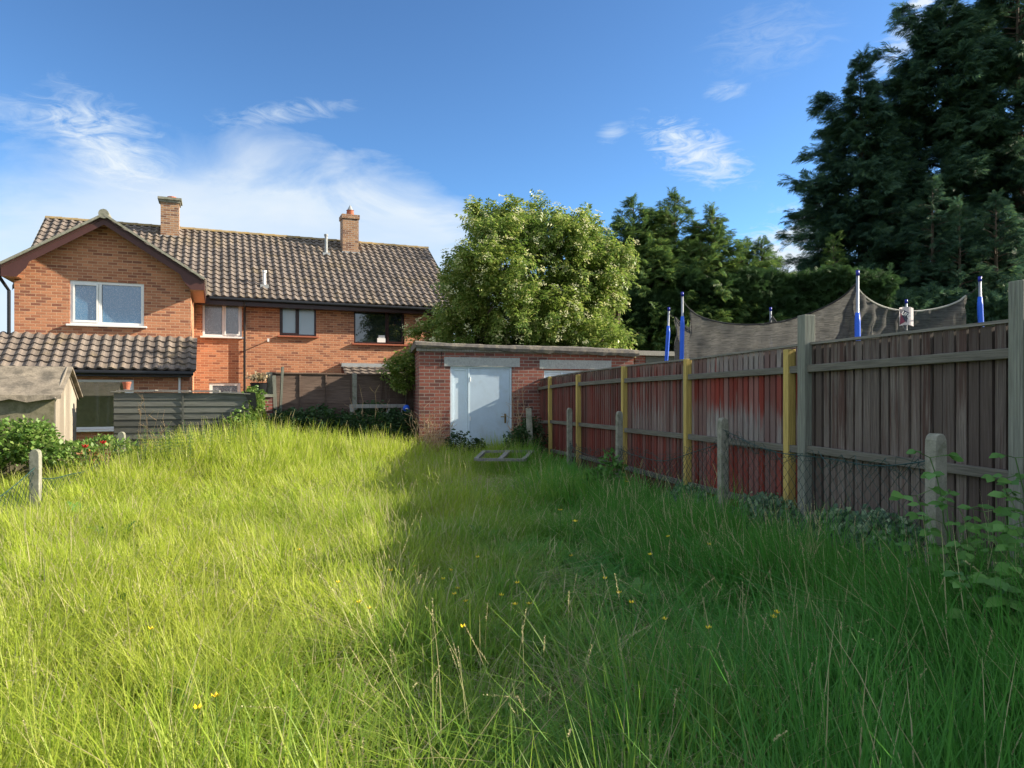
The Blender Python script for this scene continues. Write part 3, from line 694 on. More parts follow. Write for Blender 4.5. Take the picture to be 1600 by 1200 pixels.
# ------------------------------------------------------------ garage
def build_garage():
    O = Vector(((655-800)/F*16.2, 16.2, 0)); psi = R(16); c, s_ = math.cos(psi), math.sin(psi)
    G = thing('brick_garage', 'low flat roofed dark red brick garage with two pale doors', 'garage', tuple(O), psi)
    def gp(px, py, b=0):
        k = (px-800)/F; a = (k*(O.y+b*c)-O.x+b*s_)/(c-k*s_); Y = O.y+a*s_+b*c
        return a, EYE-(py-HY)/F*Y
    aE = gp(990, 560)[0]; zt = 2.64; zb = -.1; DZ = lambda a: -.02*a
    sx, sy = math.sin(R(0)), 0
    # side wall runs back 11 deg from the view axis: direction in local coords
    dw = Vector((-math.sin(R(11)), math.cos(R(11)), 0)); dl = Vector((dw.x*c+dw.y*s_, -dw.x*s_+dw.y*c, 0)); bl = dl*3.1
    d1 = (gp(703.5, 600)[0], gp(800, 600)[0]); d2 = (gp(850, 600)[0], gp(944, 600)[0]); dz = gp(703, 572)[1]
    holes = [(d1[0], d1[1], zb, dz), (d2[0], d2[1], zb, dz-.075)]
    w = MB(); wall_front(w, 0, aE, zb, zt, 0, holes, .12)
    w.poly([(0, 0, zb), (0, 0, zt), (bl.x, bl.y, zt), (bl.x, bl.y, zb)])
    w.poly([(aE, 0, zb), (aE+bl.x, bl.y, zb), (aE+bl.x, bl.y, zt), (aE, 0, zt)])
    w.poly([(bl.x, bl.y, zb), (bl.x, bl.y, zt), (aE+bl.x, bl.y, zt), (aE+bl.x, bl.y, zb)])
    w.build('wall', M_brickg, G, world=False)
    r = MB(); N = 40
    def edge(i):
        return .012*math.sin(i*1.9)+.012*math.sin(i*.7+1)
    prof = []
    for i in range(N+1):
        a = -.10+(aE+.2)*i/N; e1 = edge(i); e2 = edge(i*1.7+3); sag = -.02*math.sin(i/N*math.pi*2)
        prof.append([(x_, y_, z_+DZ(a)) for x_, y_, z_ in ((a, -.10+e1*.6, zt-.0+e2+(.01 if i > 14 else .03)), (a, -.125+e1*.5, zt+.08), (a, -.10, zt+.150+sag*.6), (a, -.02, zt+.175+sag+e1*.3), (a+bl.x+.02, bl.y+.1, zt+.16), (a+bl.x, bl.y+.1, zt-.01))])
    for i in range(N):
        for j in range(5): r.poly([prof[i][j], prof[i+1][j], prof[i+1][j+1], prof[i][j+1]])
        r.poly([prof[i][0], prof[i][5], prof[i+1][5], prof[i+1][0]])
    r.poly(list(reversed(prof[0]))); r.poly(prof[N])
    rf = r.build('roof', M_felt, G, world=False)
    MB().box(-.06, aE, -.05, .03, zt-.05, zt+.03).build('fascia', M_frame, G, world=False)
    for x0, x1 in ((gp(694, 560)[0], gp(812, 560)[0]), (gp(843, 560)[0], gp(955, 560)[0])):
        MB().box(x0, x1, -.012, .10, dz+.003+DZ(x0)*.7, dz+.215+DZ(x0)*.7).build('lintel', M_concg, G, world=False)
    def door(x0, x1, z0, z1, lab, handle):
        # frame, narrow side panel and the door leaf
        xm = x0+(x1-x0)*.30; f = MB(); q = .045
        f.box(x0, x0+q, .03, .10, z0, z1).box(x1-q, x1, .03, .10, z0, z1).box(x0+q, x1-q, .03, .10, z1-q, z1).box(xm-q/2, xm+q/2, .03, .10, z0, z1-q)
        D = f.build('door', M_doorf, G, world=False, bevel=.004); D['label'] = lab
        sp = MB().box(x0+q, xm-q/2, .06, .08, z0, z1-q)
        sp.box(x0+q+.005, x0+q+.045, .045, .0595, z0+.01, z1-q-.005).box(xm-q/2-.045, xm-q/2-.005, .045, .0595, z0+.01, z1-q-.005).box(x0+q+.05, xm-q/2-.05, .045, .0595, z1-q-.05, z1-q-.005)
        sp.build('side_panel', M_doorf, D, world=False, bevel=.003)
        MB().box(xm+q/2+.004, x1-q-.004, .04, .085, z0, z1-q-.004).build('door_leaf', M_doorm, D, world=False, bevel=.004)
        hz = z0+1.0; hx = x1-q-.11
        if handle:
            MB().box(hx-.022, hx+.022, .03, .039, hz-.11, hz+.11).tube([(hx, .035, hz+.04), (hx, -.01, hz+.04), (hx-.12, -.015, hz+.04)], .011, 8).build('handle', M_brass, D, world=False)
            for z in (z0+.25, hz, z1-.3): MB().tube([(xm+q/2+.01, .028, z-.05), (xm+q/2+.01, .028, z+.05)], .012, 8).build('hinge', M_white, D, world=False)
    door(d1[0], d1[1], zb+.15, dz, 'pale blue door with a narrow side panel, brass handle', True)
    door(d2[0], d2[1], zb+.15, dz-.075, 'white door half hidden behind the fence', False)
    # lean crack and wall of the neighbour
    a, z = gp(690, 560); MB().tube([(a+.02, -.004, zt-.02), (a-.01, -.004, zt-.12), (a+.01, -.004, zt-.2), (a-.02, -.004, zt-.42)], .008, 4).build('crack', M_black, G, world=False)
    # second outbuilding, behind to the right
    O2 = P(993, 600, 20.0); O2.z = 0
    B = thing('outbuilding', 'dark timber clad outbuilding with a brick pier, right of the brick garage', 'outbuilding', tuple(O2), R(22))
    MB().box(0, .32, 0, .3, 0, 2.72).build('brick_pier', M_brickg, B, world=False)
    cl = MB()
    for i in range(10): cl.box(.325, 3.6, -.01-.008*(i % 2), .02, .1+i*.26, .1+i*.26+.25)
    cl.build('boarding', M_slate, B, world=False)
    MB().box(-.06, 3.7, -.12, 2.2, 2.73, 2.80).build('roof', M_felt, B, world=False); MB().box(-.05, 3.7, -.15, -.121, 2.70, 2.83).build('fascia', M_frame, B, world=False)
    MB().box(0, 3.6, .31, 2.1, 0, 2.72).build('wall', M_brickg, B, world=False)
build_garage()

# ------------------------------------------------------------ boundary fence on the right
FA = math.atan2(.9779, -.2093); FP = Vector((3.315, 4.70, 0))
def fx(y): return 4.32-.214*np.asarray(y, float)
def build_fence():
    Fn = thing('board_fence', 'long close boarded fence in worn dark red paint with leaning timber posts', 'fence', tuple(FP), FA)
    pts = [-5.2, -2.4, -.05, 2.22, 4.69, 6.95, 9.41, 11.5, 12.9]
    tops = [2.08, 2.08, 2.075, 2.075, 2.05, 2.05, 2.03, 1.99, 1.94]
    mats = ['dark', 'dark', 'dark', 'red', 'maroon', 'far', 'far', 'far']
    for i in range(len(pts)-1):
        s0, s1, t0, t1 = pts[i], pts[i+1], tops[i], tops[i+1]
        n = int(round((s1-s0)/.107)); w = (s1-s0)/n; mb = MB()
        for k in range(n):
            a = s0+k*w; z = t0+(t1-t0)*(k+.5)/n+random.uniform(-.008, .004); b0 = random.uniform(.10, .16)
            x0, x1 = a+.001, a+w-random.choice((.006, .012, .017, .022, .027)); ti = random.uniform(-.004, .006); tl = random.uniform(-.005, .005)
            # feather edge board: one edge thick, the other thin
            i0 = len(mb.v)
            for zz, tt in ((b0, 0), (z, tl)):
                mb.v += [(x0+tt, -.004, zz), (x1+tt, -.004, zz), (x1+tt, .020+ti, zz), (x0+tt, .024+ti*.5, zz)]
            for q in ((3, 2, 1, 0), (4, 5, 6, 7), (0, 1, 5, 4), (1, 2, 6, 5), (2, 3, 7, 6), (3, 0, 4, 7)): mb.f.append(tuple(i0+j for j in q))
        mb.poly([(s0, -.014, .15), (s1, -.014, .15), (s1, -.014, t1-.03), (s0, -.014, t0-.03)])
        pn = mb.build('board_panel', M_f[mats[i]], Fn, world=False)
        pn['label'] = {'dark': 'brown-grey boards with little paint left', 'red': 'boards with bright red paint peeling to bare grey', 'maroon': 'maroon boards with pale streaks', 'far': 'smooth dark maroon boards'}[mats[i]]
        m = MB(); m.beam((s0+.02, .012, t0+.012), (s1-.02, .012, t1+.012), .065, .022)
        m.build('capping', M_cap, Fn, world=False)
        for dz in (.215, 1.0, 1.62):
            j0, j1 = random.uniform(-.015, .015), random.uniform(-.015, .015)
            m = MB(); m.beam((s0+.03, .054, t0-dz+j0), (s1-.03, .054, t1-dz+j1), .048, .07)
            m.build('rail', M_rail, Fn, world=False, bevel=.006)
    for s_, zt, w in ((-2.4, 2.35, .11), (-.07, 2.335, .105), (2.2, 2.36, .115)):
        mb = MB().box(s_-w/2, s_+w/2, -.01, -.01+w, -.3, zt)
        mb.build('post', M_gpost, Fn, world=False, bevel=.006)['label'] = 'tall thick grey-green weathered post'
    for s_, zt, lean, w in ((2.47, 2.05, 0, .085), (4.72, 2.065, 0, .08), (6.98, 2.06, 0, .085), (9.45, 1.99, .13, .085), (11.55, 2.01, .09, .08)):
        mb = MB().beam((s_-lean, .05+lean*.25, -.2), (s_, .05, zt), w, w, up=(1, 0, 0))
        mb.build('post', M_ypost, Fn, world=False, bevel=.004)['label'] = 'newer yellow timber post'
    for s_ in (4.69, 6.95, 9.41, 11.5):
        MB().box(s_+.05, s_+.13, -.005, .07, -.2, 1.98).build('post', M_gpost, Fn, world=False)
build_fence()

def chain_net(mb, p, q, h0, h1, z0, sag=.0, cell=.055, r=.0022, bulge=.03):
    p = Vector(p); q = Vector(q); L = (q-p).to_2d().length; n = int(L/cell); d = (q-p).normalized(); nrm = d.cross(Vector((0, 0, 1)))
    rows = int(max(h0, h1)/cell)
    def pt(u, v):
        top = (h0+(h1-h0)*u)-sag*4*u*(1-u)
        x = p+(q-p)*u
        return Vector((x.x, x.y, z0(x.x, x.y)+top*v))+nrm*bulge*math.sin(u*9+v*4)*(v)
    for i in range(n):
        pl = [pt((i+((i+j) % 2))/n, j/rows) for j in range(rows+1)]; mb.tube(pl, r, 3, cap=False)
    mb.tube([pt(i/24, 1) for i in range(25)], r*1.7, 4)
def cpost(par, X, Y, z0, z1, w=.1, lean=0, rz=0):
    mb = MB(); h = w/2; c = math.cos(rz); s_ = math.sin(rz); secs = [(z0, h), (z1-.09, h), (z1-.04, h*.93), (z1-.015, h*.7), (z1, h*.3)]
    i0 = 0
    for z, r in secs:
        for a, b in ((-1, -1), (1, -1), (1, 1), (-1, 1)):
            xx, yy = a*r, b*h; mb.v.append((X+xx*c-yy*s_+lean*(z-z0), Y+xx*s_+yy*c, z))
    for k in range(len(secs)-1):
        for j in range(4): a = k*4+j; b = k*4+(j+1) % 4; mb.f.append((a, b, b+4, a+4))
    mb.f.append((16, 17, 18, 19)); mb.f.append((3, 2, 1, 0))
    return mb.build('post', M_conc, par, bevel=.006)
def build_chain():
    gz = lambda x, y: float(ground_z(x, y))
    C = thing('chain_link_fence', 'sagging chain link fence on short concrete posts in front of the red board fence', 'fence', (2.72, 4.6, 0))
    ps = [(2.72, 4.6), (2.295, 7.8), (1.625, 10.9), (1.10, 13.7)]
    for i, (x, y) in enumerate(ps): cpost(C, x, y, -.1, 1.352 if i else 1.352, .090, lean=(.0, .0, .004, -.002)[i], rz=R(12))
    hs = [(1.05, 1.12), (.98, .80), (.8, .65)]
    for i in range(3):
        mb = MB(); chain_net(mb, (*ps[i], 0), (*ps[i+1], 0), hs[i][0], hs[i][1], gz, sag=(.10, .18, .2)[i], cell=.06, r=.0024 if i == 0 else .003)
        # slack, crumpled strand along the top
        for k in range(3):
            pl = []
            for j in range(30):
                u = j/29; x = ps[i][0]+(ps[i+1][0]-ps[i][0])*u; y = ps[i][1]+(ps[i+1][1]-ps[i][1])*u
                pl.append((x+random.uniform(-.05, .05), y, gz(x, y)+(hs[i][0]+(hs[i][1]-hs[i][0])*u)-.1*4*u*(1-u)+random.uniform(-.10, .06)))
            mb.tube(pl, .0025, 3, cap=False)
        mb.build('wire_netting', M_netw, C)
    L = thing('chain_link_fence', 'low chain link fence with green wire along the sunny left side of the lawn', 'fence', (-6.38, 9.6, 0))
    pl = [(-6.38, 9.6, .87), (-7.38, 13.55, .90), (-8.25, 16.9, .93)]
    for x, y, z in pl: cpost(L, x, y, -.4, z, .115, rz=R(15))
    near = (-5.2, 5.4)
    for a, b, h0, h1 in ((near, pl[0], .4, .75), (pl[0], pl[1], .62, .75), (pl[1], pl[2], .75, .8)):
        mb = MB(); chain_net(mb, (a[0], a[1], 0), (b[0], b[1], 0), h0, h1, gz, sag=.22, cell=.07, r=.004); mb.build('wire_netting', M_netw, L)
    T = thing('concrete_post', 'short leaning concrete post by the garage wall', 'post', (.37, 15.6, 0))
    MB().beam((.42, 15.55, 0), (.365, 15.7, 1.30), .13, .10, up=(0, 1, 0)).build('shaft', M_conc, T, bevel=.015)
build_chain()

# ------------------------------------------------------------ lap panel fence, rail frame, pot
def build_back():
    d = Vector((math.cos(R(29)), math.sin(R(29)), 0)); O = Vector(((421-800)/F*16.8, 16.8, 0))
    L = thing('lap_fence', 'dark waney lap panel fence with concrete posts in shade below the house', 'fence', tuple(O), R(29))
    pos = [0, 2.02, 4.04]
    for i in range(3):
        MB().box(pos[i]-.055, pos[i]+.055, -.06, .05, -.2, 2.13).build('post', M_conc, L, world=False, bevel=.008)
    for i in range(2):
        a0, a1 = pos[i]+.056, pos[i+1]-.056; m = MB(); n = 13
        for k in range(n):
            z = .25+k*.142; i0 = len(m.v); wv = random.uniform(-.008, .008)
            m.v += [(a0, .0, z+wv), (a1, .0, z-wv), (a1, .0-.012, z+.16-wv), (a0, -.012, z+.16+wv), (a0, .008, z+wv), (a1, .008, z-wv), (a1, -.004, z+.16-wv), (a0, -.004, z+.16+wv)]
            for q in ((0, 1, 2, 3), (7, 6, 5, 4), (4, 5, 1, 0), (6, 7, 3, 2), (5, 6, 2, 1), (7, 4, 0, 3)): m.f.append(tuple(i0+j for j in q))
        pn = m.build('lap_panel', M_lap, L, world=False)
        for k in range(4):
            x = a0+.02+(a1-a0-.04)*k/3; MB().box(x-.018, x+.018, -.040, -.014, .25, 2.08).build('batten', M_lap, pn, world=False)
        MB().box(a0, a1, -.045, .012, 2.10, 2.13).build('capping', M_lap, L, world=False)
    # broken fence end and planter on a low pier
    q = P(409, 600, 16.6)
    K = thing('brick_pier', 'low crumbling brick pier left of the lap panel fence', 'pier', (q.x, q.y, 0), R(25))
    MB().box(-.28, .22, -.15, .2, 0, 1.55).build('shaft', M_brickg, K, world=False); MB().box(-.31, .24, -.18, .22, 1.551, 1.62).build('capstone', M_conc, K, world=False)
    Pn = thing('planter', 'black plant pot of dried flowers standing on the low pier', 'plant pot', (q.x-.06, q.y, 1.62), R(25))
    m = MB(); m.tube([(0, 0, 0), (0, 0, .01), (0, 0, .24), (0, 0, .26), (0, 0, .26), (0, 0, .2)], [.15, .16, .20, .215, .19, .18], 20); m.build('pot', M_black, Pn, world=False, smooth=False)
    k = 260; dd = rdir(k); dd[:, 2] = np.abs(dd[:, 2])*1.3+.3
    V, Q = scatter(*leaf_t(.09, .03), np.array(Pn.location)+np.array([0, 0, .24])+rng.normal(0, .07, (k, 3))*[1.3, 1.3, .6]+[0, 0, .1], frames(dd), rng.uniform(.7, 1.6, k)); np_mesh('dried_flowers', V, Q, L_straw, Pn)
    s = thing('broken_post', 'mossy broken timber post leaning at the end of the lap fence', 'post', (q.x+.35, q.y+.1, 0), R(25))
    MB().beam((-.02, 0, 0), (-.10, 0, 2.05), .10, .08).beam((.05, .04, 1.2), (.10, .04, 2.26), .14, .05).build('shaft', M_gpost, s, world=False)
    # timber rail frame
    a, b = P(550, 634, 16.9), P(630, 634, 17.5)
    T = thing('timber_frame', 'silvered timber rail frame standing in weeds before the lap fence', 'frame', (a.x, a.y, 0))
    MB().beam((a.x-.05, a.y, 1.33), (b.x+.05, b.y, 1.33), .07, .09).build('rail', M_frame, T, bevel=.006)
    MB().beam((a.x, a.y+.01, .0), (a.x, a.y+.01, 1.29), .09, .09, up=(1, 0, 0)).build('leg', M_frame, T, bevel=.006); MB().beam((b.x, b.y+.01, .0), (b.x, b.y+.01, 1.29), .10, .09, up=(1, 0, 0)).build('leg', M_frame, T, bevel=.006)
    MB().beam((a.x+.3, a.y+.1, .2), (a.x+.85, a.y+.2, 1.28), .04, .04).build('brace', M_frame, T)
    c = P(635, 638, 17.4)
    S_ = thing('garden_cane', 'thin pale cane beside the corner of the garage', 'cane', (c.x-.05, c.y, 0)); MB().tube([(c.x-.07, c.y, 0), (c.x-.01, c.y, 1.2)], .013, 6).build('stick', M_dry, S_)
    bl = MB().sphere((c.x, c.y, c.z), .085, 18, 10).build('ball', M_blue, None, smooth=True); tag(bl, 'small blue and white ball stuck on top of the thin cane', 'ball')
    MB().sphere((c.x+.012, c.y-.045, c.z-.012), .048, 12, 8, (1, .9, .8)).build('white_patch', M_white, bl, smooth=True)
build_back()

# ------------------------------------------------------------ left sheds
def build_sheds():
    O = P(85, 617, 13.0); O.z = 0; psi = R(22)
    Sd = thing('garden_shed', 'old garden shed with torn grey felt roof and bleached board gable end', 'shed', tuple(O), psi)
    L, w, ze, zr = 3.4, 2.0, 1.60, 2.13; zb = -.3
    m = MB(); N = 14; rows = []
    for i in range(N+1):
        a = .12-(L+.2)*i/N; j = .05*math.sin(i*2.1)+.03*math.sin(i*5.3)
        rows.append([(a, -.12-.02*abs(j), ze-.07-abs(j)*.9), (a, -.08, ze-.0+j*.15), (a, .35, ze+.19+.02*math.sin(i*1.1)), (a, .7, ze+.36+.015*math.sin(i*2.3)), (a, w/2, zr+.02), (a, w+.1, ze-.02), (a, w+.1, ze-.06), (a, w/2, zr-.02), (a, .0, ze-.02)])
    for i in range(N):
        for j in range(8): m.poly([rows[i][j], rows[i+1][j], rows[i+1][j+1], rows[i][j+1]])
        m.poly([rows[i][8], rows[i+1][8], rows[i+1][0], rows[i][0]])
    m.poly(rows[0][::-1]); m.build('roof', M_feltshed, Sd, world=False)
    MB().box(-L, -.0, .0, .03, zb, ze-.03).build('side_wall', M_shedcloth, Sd, world=False)
    g = MB(); nb = 11
    for k in range(nb):
        b0, b1 = w*k/nb, w*(k+1)/nb-.006
        f = lambda b: ze+(zr-ze)*(1-abs(b-w/2)/(w/2))-.03
        i0 = len(g.v); g.v += [(.0, b0, zb), (.0, b1, zb), (.0, b1, f(b1)), (0, b0, f(b0)), (.02, b0, zb), (.02, b1, zb), (.02, b1, f(b1)), (.02, b0, f(b0))]
        for q in ((3, 2, 1, 0), (4, 5, 6, 7), (0, 1, 5, 4), (1, 2, 6, 5), (2, 3, 7, 6), (3, 0, 4, 7)): g.f.append(tuple(i0+j for j in q))
    g.build('gable_end', M_shedend, Sd, world=False)
    MB().beam((.035, -.12, ze-.09), (.035, w/2, zr-.01), .02, .07).beam((.035, w+.1, ze-.08), (.035, w/2, zr-.01), .02, .07).build('bargeboard', M_shedend, Sd, world=False)
    MB().poly([(-L, w, zb), (-L, w, ze), (0, w, ze), (0, w, zb)]).poly([(-L, 0, zb), (-L, w, zb), (-L, w, ze), (-L, 0, ze)]).build('side_wall', M_shedcloth, Sd, world=False)
    # hutch
    O = P(178, 617, 14.6); O.z = 0
    Hh = thing('wooden_hutch', 'long low hutch of slate grey lapped boards between the shed and the house', 'hutch', tuple(O), R(17))
    a1 = 2.58; m = MB()
    for k in range(11):
        z = .15+k*.135; i0 = len(m.v)
        m.v += [(0, -.02, z), (a1, -.02, z), (a1, .0, z+.14), (0, .0, z+.14), (0, .0, z), (a1, .0, z), (a1, .012, z+.14), (0, .012, z+.14)]
        for q in ((0, 1, 2, 3), (7, 6, 5, 4), (4, 5, 1, 0), (6, 7, 3, 2), (5, 6, 2, 1), (7, 4, 0, 3)): m.f.append(tuple(i0+j for j in q))
    m.build('front_boards', M_slate, Hh, world=False)
    MB().box(0.0, a1, .02, 1.0, .1, 1.63).build('box', M_slate, Hh, world=False)
    MB().box(a1*.5-.02, a1*.5+.02, -.035, -.021, .15, 1.62).box(a1-.05, a1, -.035, -.021, .15, 1.6).build('batten', M_slate, Hh, world=False)
    for x0, x1, dz, t in ((-.05, .75, 0, .01), (.76, 1.4, .015, -.02), (1.42, 2.0, 0, .0), (2.02, 2.62, -.015, -.03)):
        mm = MB().beam((x0, .1, 1.665+dz), (x1, .1, 1.665+dz+t), .32, .018); mm.beam((x0+.02, .5, 1.69+dz), (x1-.04, .5, 1.69+dz+t), .36, .018)
        mm.build('roof_board', M_frame, Hh, world=False)
    MB().poly([(a1-.1, -.05, 1.67), (a1+.13, -.06, 1.65), (a1+.17, -.05, 1.36), (a1+.10, -.04, 1.28), (a1+.02, -.04, 1.42)]).poly([(a1-.1, .3, 1.67), (a1+.13, .3, 1.65), (a1+.17, .3, 1.36), (a1+.13, -.06, 1.65)]).build('felt_flap', M_black, Hh, world=False)
    q = P(198, 608, 14.75)
    t = thing('flower_pot', 'small terracotta pot standing on the roof of the grey hutch', 'flower pot', (q.x, q.y, 1.71))
    MB().tube([(0, 0, .0), (0, 0, .12), (0, 0, .121), (0, 0, .16), (0, 0, .16), (0, 0, .1)], [.055, .075, .085, .085, .07, .06], 16).build('pot', M_terra, t, world=False)
    # distant house at the left edge
    q = P(-6, 617, 42); D = thing('distant_house', 'sliver of a far house roof at the left edge of the photo', 'house', (q.x-4, q.y, 0), 0)
    MB().box(-3, 3.9, 0, 6, 0, 3.2).build('wall', M_brick, D, world=False); MB().poly([(-3.2, -.3, 3.1), (4.1, -.3, 3.1), (3.2, 3, 4.9), (-2.4, 3, 4.9)]).poly([(4.1, -.3, 3.1), (4.1, 6.3, 3.1), (3.2, 3, 4.9)]).build('roof', M_tile, D, world=False)
build_sheds()

# ------------------------------------------------------------ trampoline
def build_trampoline():
    pole = [P(1066, 461, 11.5), P(1340, 428, 9.5), P(1531, 438, 10.0), P(1416, 472, 12.4), P(1204, 484, 13.5), P(1045, 484, 13.5)]
    sleeve = [2.86, 2.69, 2.97, 2.7, 2.6, 2.9]
    c = sum(pole, Vector())/6
    T = thing('trampoline', 'large trampoline with sagging grey safety net on blue padded poles', 'trampoline', (c.x, c.y, 0))
    base = []
    for i, p in enumerate(pole):
        out = (p-c); out.z = 0; out.normalize()
        foot = Vector((p.x, p.y, .1))-out*.02; kn = Vector((p.x, p.y, 2.0))+out*.02
        top = Vector((p.x, p.y, 3.2)); lean = {5: .22, 2: -.10}.get(i, 0)
        foot.x -= lean*.6; kn.x -= lean*.35
        st = foot+(top-foot)*((sleeve[i]-.1)/3.1)
        MB().tube([foot, top], .019, 10).build('pole', M_metal, T, smooth=True)
        MB().tube([foot+Vector((0, 0, .5)), foot+(st-foot)*.7+out*.02, st-Vector((0, 0, .12)), st], [.034, .035, .037, .027], 12).build('sleeve', M_blue, T, smooth=True)
        MB().tube([top-Vector((0, 0, .02)), top+Vector((0, 0, .05))], .023, 12).build('pole_cap', M_dblue, T, smooth=True)
        base.append(foot)
    # net corners pulled inwards from the poles
    corner = []
    offs = [.13, .06, .17, .14, .12, .14]; cz = [2.97, 3.08, 3.00, 2.98, 3.06, 3.05]
    for i, p in enumerate(pole):
        inn = (c-p); inn.z = 0; inn.normalize(); q = Vector((p.x, p.y, 0))+inn*offs[i]; q.z = cz[i]; corner.append(q)
        MB().tube([Vector((p.x, p.y, 3.14)), (Vector((p.x, p.y, 3.14))+q)/2-Vector((0, 0, .02)), q], .006, 5).build('cord', M_hem, T)
    sag = [.36, .27, .40, .42, .40, .33]
    for i in range(6):
        a, b = corner[i], corner[(i+1) % 6]; inn = (c-(a+b)/2); inn.z = 0; inn.normalize()
        def top(u, a=a, b=b, i=i):
            s_ = 4*u*(1-u); s2 = s_**.72
            return a+(b-a)*u-Vector((0, 0, sag[i]*s2))+inn*.16*s_
        def fn(u, v, a=a, b=b, i=i):
            t = top(u); bt = a+(b-a)*u+inn*.05*4*u*(1-u); bt.z = .95
            p = bt+(t-bt)*v; wr = .028*math.sin(u*23+v*7+i)*math.sin(v*3.1)+.02*math.sin(u*51-v*13)+.014*math.sin(u*9+v*31)
            return p+inn*(.10*math.sin(v*math.pi)*4*u*(1-u)+wr*(.3+v))
        MB().grid(fn, 40, 22).build('net', M_tnet, T, smooth=True)
        MB().tube([top(k/24) for k in range(25)], .012 if i in (0, 3, 4, 5) else .014, 6).build('net_hem', M_hem if i in (0, 3, 4, 5) else M_hemw, T)
    MB().tube([Vector((p.x, p.y, .90))+(c-p).normalized()*.1 for p in pole+[pole[0]]], .03, 8).build('frame', M_metal, T)
    m = MB(); m.poly([(p.x+(c.x-p.x)*.14, p.y+(c.y-p.y)*.14, .9) for p in pole]); m.poly([(p.x+(c.x-p.x)*.14, p.y+(c.y-p.y)*.14, .893) for p in pole][::-1]); m.build('mat', M_hem, T)
    for i in range(6):
        a, b = pole[i], pole[(i+1) % 6]; q = []
        for p in (a, b): q += [Vector((p.x, p.y, .93)), Vector((p.x+(c.x-p.x)*.14, p.y+(c.y-p.y)*.14, .93))]
        m = MB(); lo = [v-Vector((0, 0, .03)) for v in q]; m.poly([q[0], q[2], q[3], q[1]]); m.poly([lo[0], lo[1], lo[3], lo[2]]); m.poly([q[0], lo[0], lo[2], q[2]]); m.build('edge_pad', M_blue, T)
        mid = (a+b)/2
        MB().tube([(a.x, a.y, .88), (a.x+(mid.x-a.x)*.3, a.y+(mid.y-a.y)*.3, .03), (b.x+(mid.x-b.x)*.3, b.y+(mid.y-b.y)*.3, .03), (b.x, b.y, .88)], .022, 8).build('leg', M_metal, T)
    # cloth badge hanging from the net's top edge
    B0, B1 = corner[1], corner[2]; u = .47; d = (B1-B0).normalized(); out = -((c-(B0+B1)/2)); out.z = 0; out.normalize()
    tp = B0+(B1-B0)*u-Vector((0, 0, .27))-out*.10; o = tp+out*.06; w = Vector((d.x, d.y, 0)).normalized()
    def q(x, z, k=0): v = o+w*x+Vector((0, 0, z+.02))+out*(k+.01*math.sin(x*30)); return v
    bd = MB().grid(lambda a, b: q(-.13+.26*a, -.25+.25*b+.02*math.sin(a*3)), 8, 6).build('badge', simple('badge_white', (.50, .45, .47), .8, .1), T)
    MB().poly([q(-.128, -.235, .004), q(-.02, -.19, .004), q(-.10, -.06, .004)]).build('maroon_corner', simple('badge_maroon', (.16, .03, .06), .8, .2), bd)
    MB().poly([q(-.125, -.01, .004), q(-.03, -.03, .004), q(.03, -.06, .004), q(.0, -.20, .004), q(-.05, -.16, .004), q(-.10, -.08, .004)]).build('navy_patch', simple('badge_navy', (.04, .04, .07), .8, .2), bd)
    fc = bpy.data.curves.new('t', 'FONT'); fc.body = 'UFO'; fc.size = .085; fc.shear = .3; fc.extrude = .001
    to = bpy.data.objects.new('t', fc); me = bpy.data.meshes.new_from_object(to); bpy.data.objects.remove(to)
    M4 = Matrix((( w.x, 0, out.x, 0), (w.y, 0, out.y, 0), (0, 1, 0, 0), (0, 0, 0, 1)))
    base_ = q(-.105, -.085, .009); me.materials.clear(); me.materials.append(M_white)
    me.transform(Matrix.Translation(base_-Vector((c.x, c.y, 0))) @ M4 @ Matrix.Rotation(R(-22), 4, 'Z'))
    lo = bpy.data.objects.new('lettering', me); SC.collection.objects.link(lo); lo.parent = bd
build_trampoline()

